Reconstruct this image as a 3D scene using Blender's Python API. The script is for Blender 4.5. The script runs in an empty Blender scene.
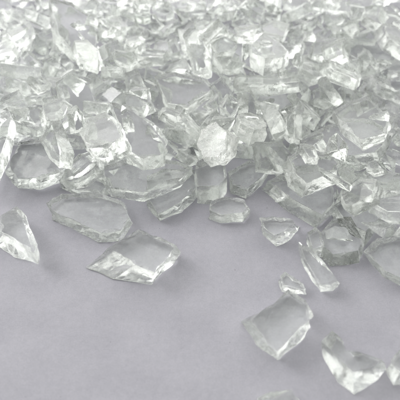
import bpy, bmesh, math, random
from mathutils import Vector, Matrix, Quaternion, noise

# one Blender unit is one centimetre
scene = bpy.context.scene
COL = scene.collection

# ---------------------------------------------------------------- camera
CAM_H, CAM_DEP, CAM_FOV = 9.7, math.radians(44.0), math.radians(40.0)
FWD = Vector((0, math.cos(CAM_DEP), -math.sin(CAM_DEP)))
UPV = Vector((0, math.sin(CAM_DEP), math.cos(CAM_DEP)))
CAM_P = Vector((0, 0, CAM_H))
TF = math.tan(CAM_FOV / 2)

def at(u, v, z=0.0):
    """photo coordinates (400 wide) -> point at height z"""
    d = FWD + Vector((1, 0, 0)) * ((u - 200) / 200 * TF) + UPV * ((200 - v) / 200 * TF)
    k = (z - CAM_H) / d.z
    return CAM_P + d * k

def to_px(p):
    r = Vector(p) - CAM_P
    w = r.dot(FWD)
    return 200 + 200 * r.x / w / TF, 200 - 200 * r.dot(UPV) / w / TF

# ---------------------------------------------------------------- shard meshes
def resample(loop, step, n_per):
    out = []
    m = len(loop)
    for i in range(m):
        a, b = loop[i], loop[(i + 1) % m]
        for k in range(n_per[i]):
            out.append(a.lerp(b, k / n_per[i]))
    return out

def finish(bm, name, mats):
    bm.normal_update()
    me = bpy.data.meshes.new(name)
    bm.to_mesh(me); bm.free()
    for m in mats: me.materials.append(m)
    return me

def plate_mesh(name, top, bot, zt, zb, seed, rough, mats, step=0.095):
    """A broken piece of plate glass: two polished faces, fractured rim.
    top / bot: matching lists of local xy; zt(x,y), zb(x,y) give heights."""
    rnd = random.Random(seed)
    so = Vector((rnd.uniform(-50, 50), rnd.uniform(-50, 50), rnd.uniform(-50, 50)))
    m = len(top)
    n_per = [max(1, round((top[(i + 1) % m] - top[i]).length / step)) for i in range(m)]
    T = resample(top, step, n_per)
    B = resample(bot, step, n_per)
    N = len(T)
    ct = sum(T, Vector((0, 0))) / N
    # fractured outline: jagged nicks on the two rims
    def jag(p, amp, o):
        q = Vector((p.x, p.y, o)) + so
        n = noise.noise(q * 1.7) * 0.9 + noise.noise(q * 4.5) * 0.5 + noise.noise(q * 11) * 0.15
        d = (p - ct)
        d = d.normalized() if d.length > 1e-6 else Vector((1, 0))
        return p + d * n * amp
    T = [jag(p, 0.055 * rough, 0.0) for p in T]
    B = [jag(p, 0.075 * rough, 4.0) for p in B]
    bm = bmesh.new()
    rings = []
    # polished top face edge, pulled in from the broken rim
    def inset(P, dist):
        c = sum(P, Vector((0, 0))) / len(P)
        out = []
        for i, p in enumerate(P):
            t = (P[(i + 2) % N] - P[i - 2])
            n = Vector((t.y, -t.x))
            if n.length < 1e-6: n = p - c
            n.normalize()
            if n.dot(p - c) < 0: n = -n
            out.append(p - n * min(dist[i], 0.4 * (p - c).length))
        return out
    ins = []
    for i, p in enumerate(T):
        c = noise.noise(Vector((p.x, p.y, 9)) * 1.6 + so) + 0.5 * noise.noise(Vector((p.x, p.y, 7)) * 6 + so)
        ins.append(0.010 + max(0.0, c - .05) * 0.20 * rough)
    TI = inset(T, ins)
    rings.append([bm.verts.new((p.x, p.y, zt(p.x, p.y))) for p in TI])
    thick = max(0.05, zt(ct.x, ct.y) - zb(ct.x, ct.y))
    rings.append([bm.verts.new((p.x, p.y, zt(p.x, p.y) - min(0.32 * thick, ins[i] * 0.45 + 0.006)))
                  for i, p in enumerate(T)])
    L = 4
    for k in range(1, L):
        s = k / L
        ring = []
        for i in range(N):
            p = T[i].lerp(B[i], s)
            z = (zt(T[i].x, T[i].y) - 0.05 * thick) * (1 - s) + zb(B[i].x, B[i].y) * s
            q = Vector((p.x, p.y, z)) + so
            n = noise.noise(q * 1.4) * 0.8 + abs(noise.noise(q * 3.1)) * 0.8 - 0.2 + noise.noise(q * 8) * 0.2
            bulge = math.sin(s * math.pi)
            d = (p - ct); d = d.normalized() if d.length > 1e-6 else Vector((1, 0))
            p = p + d * n * 0.10 * rough * (0.35 + bulge)
            z += noise.noise(q * 6) * 0.05 * rough * thick
            ring.append(bm.verts.new((p.x, p.y, z)))
        rings.append(ring)
    rings.append([bm.verts.new((p.x, p.y, zb(p.x, p.y) + 0.03)) for p in B])
    BI = inset(B, [0.05 * rough] * N)
    rings.append([bm.verts.new((p.x, p.y, zb(p.x, p.y))) for p in BI])
    for r in range(len(rings) - 1):
        a, b = rings[r], rings[r + 1]
        for i in range(N):
            j = (i + 1) % N
            if rnd.random() < 0.5:
                fs = [(a[i], b[i], b[j]), (a[i], b[j], a[j])]
            else:
                fs = [(a[i], b[i], a[j]), (a[j], b[i], b[j])]
            for f in fs:
                try:
                    ff = bm.faces.new(f); ff.material_index = 1
                    ff.smooth = rnd.random() < 0.0
                except ValueError: pass
    f0 = bm.faces.new(rings[0][::-1]); f0.material_index = 0
    f1 = bm.faces.new(rings[-1]); f1.material_index = 0
    bmesh.ops.triangulate(bm, faces=[f0, f1], ngon_method='BEAUTY')
    bmesh.ops.recalc_face_normals(bm, faces=bm.faces)
    return finish(bm, name, mats)

def chunk_mesh(name, size, seed, mats, n=11, frost=0.6, step=0.13):
    """An irregular broken lump: hull of scattered points with worn, rippled faces."""
    rnd = random.Random(seed)
    so = Vector((rnd.uniform(-50, 50), rnd.uniform(-50, 50), rnd.uniform(-50, 50)))
    bm = bmesh.new()
    for i in range(n):
        v = Vector((rnd.gauss(0, 1), rnd.gauss(0, 1), rnd.gauss(0, 1))).normalized()
        v *= rnd.uniform(0.8, 1.0)
        # flatten against two parallel faces, like broken plate
        v.z = max(-0.62, min(0.62, v.z))
        bm.verts.new((v.x * size[0], v.y * size[1], v.z * size[2] / 0.62))
    r = bmesh.ops.convex_hull(bm, input=bm.verts)
    loose = [v for v in bm.verts if not v.link_faces]
    bmesh.ops.delete(bm, geom=loose, context='VERTS')
    bmesh.ops.dissolve_limit(bm, angle_limit=math.radians(9), verts=bm.verts, edges=bm.edges)
    for f in bm.faces:
        f.material_index = 1 if (rnd.random() < frost and abs(f.normal.z) < 0.95) else 0
    # tiny bevel so that rims catch the light
    bmesh.ops.bevel(bm, geom=bm.edges[:], offset=0.012, segments=1, affect='EDGES')
    bmesh.ops.triangulate(bm, faces=bm.faces)
    for _ in range(5):
        es = [e for e in bm.edges if e.calc_length() > step * 1.5]
        if not es: break
        bmesh.ops.subdivide_edges(bm, edges=es, cuts=1)
        bmesh.ops.triangulate(bm, faces=bm.faces)
    bm.normal_update()
    mv = []
    for v in bm.verts:
        q = v.co + so
        fr = sum(f.material_index for f in v.link_faces) / max(1, len(v.link_faces))
        n_ = noise.noise(q * 1.7) * 0.7 + abs(noise.noise(q * 3.4)) * 0.6 + noise.noise(q * 9) * 0.15
        mv.append(v.co - v.normal * (n_ * 0.07 * fr + noise.noise(q * 1.1) * 0.008))
    for v, c in zip(bm.verts, mv): v.co = c
    bmesh.ops.recalc_face_normals(bm, faces=bm.faces)
    return finish(bm, name, mats)

def link(name, me, loc=(0, 0, 0), rot=None):
    o = bpy.data.objects.new(name, me); COL.objects.link(o)
    o.location = loc
    o.rotation_mode = 'QUATERNION'
    if rot is not None: o.rotation_quaternion = rot
    return o
# ---------------------------------------------------------------- traced pieces
# (name, category, label, layer, base height, thickness, roughness of rim, top outline, base outline or None)
# layer 0: lies on the paper where the photo shows it; layers 1.. rest on the heap, later ones on top
P = []
def piece(name, label, layer, z, t, rough, top, bot=None, tilt=(0, 0), flare=0.10):
    P.append(dict(name=name, label=label, layer=layer, z=z, t=t, rough=rough, top=top, bot=bot, tilt=tilt, flare=flare))
S, C_, K = 'glass_shard', 'glass_chunk', 'glass_splinter'
# --- on the open paper
piece(S, "thick diamond shaped glass plate alone on the paper, its left tip pointed", 0, 0, .50, 1.1,
      [(107,248),(140,228),(174,245),(169,257),(155,273),(136,264)], [(85,268),(140,237),(178,257),(171,267),(152,286),(112,280)])
piece(S, "tall glass wedge with a white ridged rim alone on the paper at the left edge", 0, 0, .58, 1.2,
      [(1,214),(17,206),(26,216),(37,244),(34,254),(14,239),(0,232)], [(-3,224),(17,219),(27,230),(40,260),(39,266),(16,257),(-5,246)])
piece(S, "wide rounded glass plate with pale scalloped rim just behind the diamond shaped plate", 0, 0, .36, 1.0,
      [(46,203),(62,193),(98,192),(122,200),(130,216),(121,230),(101,233),(60,216)], [(50,214),(63,204),(98,203),(123,210),(133,224),(121,242),(98,242),(54,221)])
piece(S, "clear tongue shaped glass plate at the heap's front edge, right of the wide scalloped plate", 0, 0, .34, .8,
      [(147,180),(162,173),(194,171),(196,187),(181,203),(158,214),(148,198)], None)
piece(C_, "small low clear glass piece on the paper directly in front of the upright clear block", 0, 0, .33, .6,
      [(211,201),(226,196),(244,199),(248,207),(242,213),(221,215),(209,210)], None, flare=.03)
piece(C_, "small glittering triangular glass chunk standing alone on the paper below the middle of the heap", 0, 0, .42, 1.3,
      [(259,217),(274,214),(292,218),(296,223),(284,232),(275,234),(264,228)], [(262,228),(276,226),(299,227),(298,232),(289,241),(276,247),(263,236)])
piece(S, "large flat glass plate with a long straight sloping left side at the heap's right front", 0, 0.02, .44, .6,
      [(268,181),(282,173),(314,170),(332,181),(334,202),(322,215),(292,199)], [(261,190),(282,188),(314,186),(333,196),(335,214),(315,229),(284,210)])
piece(K, "long narrow glass splinter with a bright blunt tip lying on the paper right of centre", 0, 0, .36, .9,
      [(299,242),(309,248),(325,263),(338,280),(330,284),(319,284),(307,264)], [(298,252),(309,258),(325,273),(339,288),(333,292),(321,293),(303,270)])
piece(S, "large frosted rectangular glass plate lying alone on the paper near the bottom, right of centre", 0, 0, .46, 1.2,
      [(251,320),(276,301),(288,290),(305,300),(313,316),(299,330),(277,351),(266,342)], [(239,322),(272,308),(288,302),(308,310),(312,328),(301,342),(278,362),(257,346)])
piece('glass_crumb', "small clear curl of glass touching the back corner of the large lone rectangular plate", 0, 0, .22, 1.0,
      [(280,276),(285,271),(293,276),(304,283),(307,289),(296,288),(284,286)], None, flare=.02)
piece(S, "angular thick glass shard with a notched top and bright front at the bottom right", 0, 0, .52, .5,
      [(321,341),(332,330),(341,338),(346,350),(359,351),(383,360),(372,368),(353,372),(336,354)], [(324,362),(334,342),(343,350),(352,362),(360,360),(386,370),(378,381),(354,396),(337,384)])
piece(S, "pale glass plate on the paper cut off by the right edge beside the notched shard", 0, 0, .40, .9,
      [(389,360),(402,346),(418,352),(416,372),(400,372)], None)
piece(C_, "low frosted glass chunk cut off by the bottom edge of the photo", 0, 0, .30, 1.2,
      [(257,398),(271,392),(291,389),(298,398),(290,408),(268,408)], None)
piece(S, "large glass plate cut off by the right edge at the heap's lowest front", 0, 0, .36, 1.1,
      [(364,251),(378,238),(404,236),(412,262),(406,280),(385,271)], [(365,258),(378,248),(404,246),(414,270),(406,290),(384,279)])
piece(S, "rounded clear glass plate at the heap's front corner beside the small squeezed chunk", 0, 0, .34, .7,
      [(322,231),(334,218),(351,217),(364,240),(358,251),(333,255),(324,247)], None)
piece(C_, "small clear glass chunk squeezed against the left side of the rounded corner plate", 0, 0, .35, 1.0,
      [(307,232),(316,226),(323,232),(325,246),(313,250)], None, flare=.04)
piece(S, "broad rounded glass plate with a bright crumbled front rim at the heap's left front corner", 0, 0.0, .50, .9,
      [(9,166),(19,141),(46,137),(57,144),(68,158),(61,171),(40,178),(18,178)], [(6,174),(19,152),(46,150),(57,156),(71,168),(62,184),(40,191),(18,189)])
piece(S, "low glass sliver at the heap's front between broad left plate and scalloped plate", 0, 0, .30, .9,
      [(58,180),(74,172),(96,176),(112,184),(100,192),(74,188)], None, flare=.05)
piece(C_, "upright clear square glass block at the middle of the heap's front edge", 0, 0, .62, .7,
      [(196,161),(211,155),(224,158),(227,176),(219,187),(197,186)], None, flare=.03)
piece(S, "five cornered clear glass plate on the paper just right of the upright clear block", 0, 0, .30, .6,
      [(228,172),(250,160),(272,162),(262,177),(247,189),(233,184)], None, flare=.05)
piece(S, "flat grey glass plate lying low just behind the rounded corner plate", 0, 0, .40, .7,
      [(334,204),(346,196),(372,200),(384,216),(366,232),(344,220)], None)
# --- on the heap, first over the ground layer
piece(S, "widest clear glass plate at the heap's front, lying on others behind the tongue shaped plate", 1, .40, .32, .8,
      [(101,164),(130,157),(178,159),(194,166),(178,178),(142,190),(110,184)], None)
piece(S, "tilted triangular glass plate between the broad left corner plate and the widest front plate", 1, .35, .38, .8,
      [(61,174),(70,160),(84,153),(102,156),(106,172),(88,178)], None)
piece(S, "clear glass plate near the right edge leaning above the large plate cut by it", 1, .40, .34, .6,
      [(372,196),(388,190),(408,198),(408,232),(390,224)], None)
piece(S, "rounded glass plate with a bright front rim lying tilted behind the rounded corner plate", 1, .40, .30, .8,
      [(346,186),(366,180),(384,190),(378,206),(356,208),(345,200)], None)
piece(S, "wide smooth glass plate low in the heap, partly under the large right triangular plate", 1, .45, .34, .7,
      [(302,132),(330,122),(366,128),(392,142),(378,156),(340,156),(312,148)], None)
piece(S, "long pale glass plate with bright rim, right of the high bright left chunk", 2, .55, .40, 1.0,
      [(110,106),(132,110),(158,128),(168,140),(162,152),(142,158),(127,150),(118,126)], None)
piece(C_, "high many cornered glass chunk with bright crumbled front, topmost piece in the heap's left front", 2, .45, .52, 1.2,
      [(82,138),(92,121),(108,118),(124,132),(127,146),(110,156),(92,154)], None)
piece(C_, "boxy glass chunk with a bright front corner lying across the long straight sided plate", 2, .42, .46, 1.2,
      [(284,158),(300,149),(327,149),(338,156),(334,166),(320,174),(305,180),(292,172)], None)
piece(C_, "crumbled glass fragment near the right edge halfway up, behind the bright rimmed tilted plate", 2, .60, .30, 1.6,
      [(366,172),(374,164),(400,168),(404,182),(388,184)], None)
piece(S, "narrow glass blade with a bright white rim lying at the left edge", 2, .45, .42, .9,
      [(-8,112),(16,107),(21,116),(13,142),(3,164),(-10,160)], None)
piece(C_, "smooth many cornered round glass chunk behind the broad left corner plate", 2, .62, .42, .6,
      [(40,111),(47,104),(60,101),(70,106),(68,118),(58,126),(44,124)], None)
piece(S, "steep triangular glass plate with its tip down in front of the round left chunk", 2, .50, .36, .7,
      [(50,131),(74,123),(82,145),(76,155),(62,146)], None)
piece(C_, "cloudy white glass lump at the heap's centre behind the upright clear block", 3, .62, .46, 1.2,
      [(205,134),(212,125),(228,124),(240,136),(238,148),(226,151),(210,146)], None)
piece(C_, "cloudy white rippled glass lump behind and right of the other cloudy lump", 3, .70, .46, 1.2,
      [(232,112),(246,102),(258,108),(262,122),(248,134),(234,128)], None)
piece(C_, "steep clear glass chunk standing just right of the rear cloudy lump", 3, .65, .40, 1.4,
      [(256,104),(268,100),(284,112),(280,128),(266,138),(256,130)], None)
piece(S, "large triangular glass plate with a bright front corner on the right of the heap", 3, .80, .36, .7,
      [(336,108),(352,102),(370,100),(390,122),(388,136),(366,140),(348,126)], None)
piece(S, "tilted clear glass plate between the cloudy front lump and the boxy corner chunk", 1, .40, .30, .8,
      [(244,142),(270,136),(292,144),(282,156),(258,158)], None)
piece(S, "broad leaf shaped glass plate left of the centre in the middle distance of the heap", 2, .70, .32, .6,
      [(154,79),(174,75),(202,78),(212,86),(188,100),(168,98)], None)
piece(C_, "upright triangular glass chunk just left of the broad leaf shaped plate", 2, .55, .44, 1.2,
      [(127,74),(140,72),(152,94),(142,99),(127,96)], None)
piece(C_, "tilted rounded glass chunk in the left back of the heap behind the upright triangle chunk", 3, .62, .46, .8,
      [(101,44),(110,38),(124,40),(127,54),(114,59),(104,54)], None)
piece(S, "small tilted glass plate between the upright triangle chunk and the rear rounded chunk", 3, .55, .36, 1.0,
      [(98,62),(110,56),(124,64),(127,80),(110,78),(99,72)], None, tilt=(.25,.1))
piece(S, "large tilted grey glass plate at the left back, the biggest face near the top left", 3, .70, .40, .8,
      [(46,10),(68,8),(92,16),(92,38),(70,44),(54,34)], None)
piece(S, "flat glass plate cut off by the left edge near the top", 2, .60, .40, .9,
      [(-6,36),(8,31),(20,46),(16,54),(-6,56)], None)
piece(S, "steeply tilted glass plate at the very top left of the heap", 2, .60, .36, .9,
      [(10,4),(36,0),(46,18),(36,28),(14,22)], None)
piece(S, "high bright glass plate in front of the large grey rear plate", 3, .60, .34, .8,
      [(73,51),(86,47),(98,58),(97,74),(80,72)], None)
piece(S, "clear tilted glass plate behind the high bright left chunk", 2, .60, .36, .7,
      [(53,78),(66,71),(88,73),(93,86),(78,94),(60,92)], None)
piece(S, "tilted glass plate by the left edge, behind the narrow white rimmed blade", 3, .60, .36, .9,
      [(-4,62),(22,55),(36,60),(30,76),(12,83),(-4,80)], None)
piece(C_, "large clear many cornered glass chunk right of centre at the middle back of the heap", 3, .72, .50, .8,
      [(250,34),(264,27),(279,38),(288,52),(282,64),(264,68),(250,58)], None)
piece(S, "flat lilac showing glass plate directly left of the large clear rear chunk", 1, .40, .30, .6,
      [(214,42),(228,36),(242,42),(240,60),(222,64),(214,56)], None)
piece(S, "smooth oval glass plate lying high at the right back of the heap", 3, .66, .34, .7,
      [(318,66),(334,62),(352,70),(360,78),(352,85),(328,80)], None)
piece(C_, "ribbed glass fragment near the right edge in the back half of the heap", 3, .66, .34, 1.6,
      [(361,82),(380,77),(402,80),(404,92),(374,95)], None)
piece(C_, "tilted glass chunk near the right edge close to the top right corner", 3, .70, .42, 1.1,
      [(374,28),(392,24),(410,32),(408,46),(384,42)], None)
piece(S, "long low glass plate lying in front of the large clear rear chunk", 2, .55, .32, .8,
      [(236,76),(262,72),(296,78),(300,90),(268,96),(240,90)], None)
piece(S, "pale glass plate between the long low middle plate and the smooth oval plate", 2, .50, .34, .8,
      [(292,58),(314,54),(322,66),(314,78),(296,76)], None)
piece(K, "narrow straight glass splinter lying low behind the boxy corner chunk", 4, .95, .26, .8,
      [(268,98),(274,94),(300,106),(314,114),(308,118),(284,110)], None, flare=.02)
piece(K, "slim steep glass splinter left of the rear of the cloudy front lump", 4, .85, .26, .8,
      [(176,108),(182,105),(196,124),(202,138),(196,140),(184,126)], None, flare=.02)
piece(C_, "glass chunk with small bright glints at the back, left of the tall rough rear chunk", 3, .7, .40, 1.6,
      [(126,34),(138,30),(146,40),(140,50),(128,48)], None)
piece(C_, "tall rough pale glass chunk left of the lilac plate at the back", 3, .7, .44, 1.4,
      [(196,30),(208,26),(216,36),(214,54),(200,54)], None)
piece(C_, "steep little glass chunk in front of the left end of the long low middle plate", 3, .75, .36, 1.5,
      [(232,84),(244,82),(256,90),(248,100),(234,97)], None)

# front edge of the heap in photo coordinates
EDGE = [(-60,176),(0,168),(30,160),(60,168),(100,176),(150,178),(200,176),(228,176),(262,172),(290,180),(315,200),(330,214),(365,236),(400,250),(460,270)]
def edge_v(u):
    for (a, b), (c, d) in zip(EDGE, EDGE[1:]):
        if a <= u <= c: return b + (d - b) * (u - a) / (c - a)
    return EDGE[0][1] if u < 0 else EDGE[-1][1]
N_A, N_B, N_C, N_D = 185, 230, 210, 170
ZG = {}

def traced_mesh(i, d, mats):
    rnd = random.Random(1000 + i)
    z0, t = ZG.get(i, d['z']), d['t']
    T = [at(u, v, z0 + t) for u, v in d['top']]
    if d['bot']:
        B = [at(u, v, z0) for u, v in d['bot']]
    else:
        c = sum(T, Vector()) / len(T)
        B = [p + (p - c).normalized() * d['flare'] * rnd.uniform(-0.5, 1.4) for p in T]
    c = sum(T + B, Vector()) / (len(T) + len(B))
    T = [Vector((p.x - c.x, p.y - c.y)) for p in T]
    B = [Vector((p.x - c.x, p.y - c.y)) for p in B]
    a, b = rnd.uniform(-.06, .06), rnd.uniform(-.06, .06)
    if d['layer'] == 0: a *= .3; b *= .3
    me = plate_mesh(d['name'], T, B, lambda x, y: t + a * x + b * y, lambda x, y: 0.0, 77 * i + 5, d['rough'], mats)
    return me, Vector((c.x, c.y, z0)), Quaternion((1, 0, 0), d['tilt'][0]) @ Quaternion((0, 1, 0), d['tilt'][1])

def filler_mesh(i, mats):
    """a random broken piece; returns mesh, radius, kind"""
    rnd = random.Random(9000 + i)
    k = rnd.random()
    if i >= N_A + N_B + N_C: s = rnd.uniform(.26, .58)
    elif i >= N_A + N_B: s = rnd.uniform(.16, .42)
    elif i < N_A: s = min(1.0, max(.34, rnd.lognormvariate(-.52, .26)))
    else: s = min(.95, max(.26, rnd.lognormvariate(-.72, .28)))
    if k < .45:
        n = rnd.choice([3, 4, 4, 5, 5, 6]); a0 = rnd.uniform(0, 6.28); asp = rnd.uniform(.6, 1)
        T = []
        for j in range(n):
            a = a0 + (j + rnd.uniform(-.28, .28)) / n * 6.283
            r = s * rnd.uniform(.8, 1.15)
            T.append(Vector((math.cos(a) * r, math.sin(a) * r * asp)))
        fl = .16 * s
        B = [p + p.normalized() * rnd.uniform(-fl, fl * 1.3) for p in T]
        t = min(rnd.uniform(.22, .46), s * .8); a, b = rnd.uniform(-.07, .07), rnd.uniform(-.07, .07)
        me = plate_mesh('glass_shard', T, B, lambda x, y: t / 2 + a * x + b * y, lambda x, y: -t / 2, 31 * i, rnd.uniform(.5, 1.3), mats,
                        step=.11 if s > .4 else .08)
        me['sides'] = n
        return me, s, 'glass_shard'
    if k < .82:
        me = chunk_mesh('glass_chunk', (s, s * rnd.uniform(.55, .95), min(.36, s * rnd.uniform(.3, .55))), 57 * i, mats,
                        n=rnd.randint(7, 11), frost=rnd.uniform(.2, .8), step=.14 if s > .4 else .09)
        return me, s, 'glass_chunk'
    me = chunk_mesh('glass_splinter', (s * 1.25, s * rnd.uniform(.2, .34), s * rnd.uniform(.18, .3)), 57 * i, mats,
                    n=rnd.randint(8, 12), frost=.5, step=.16)
    return me, s * 1.25, 'glass_splinter'

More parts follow.
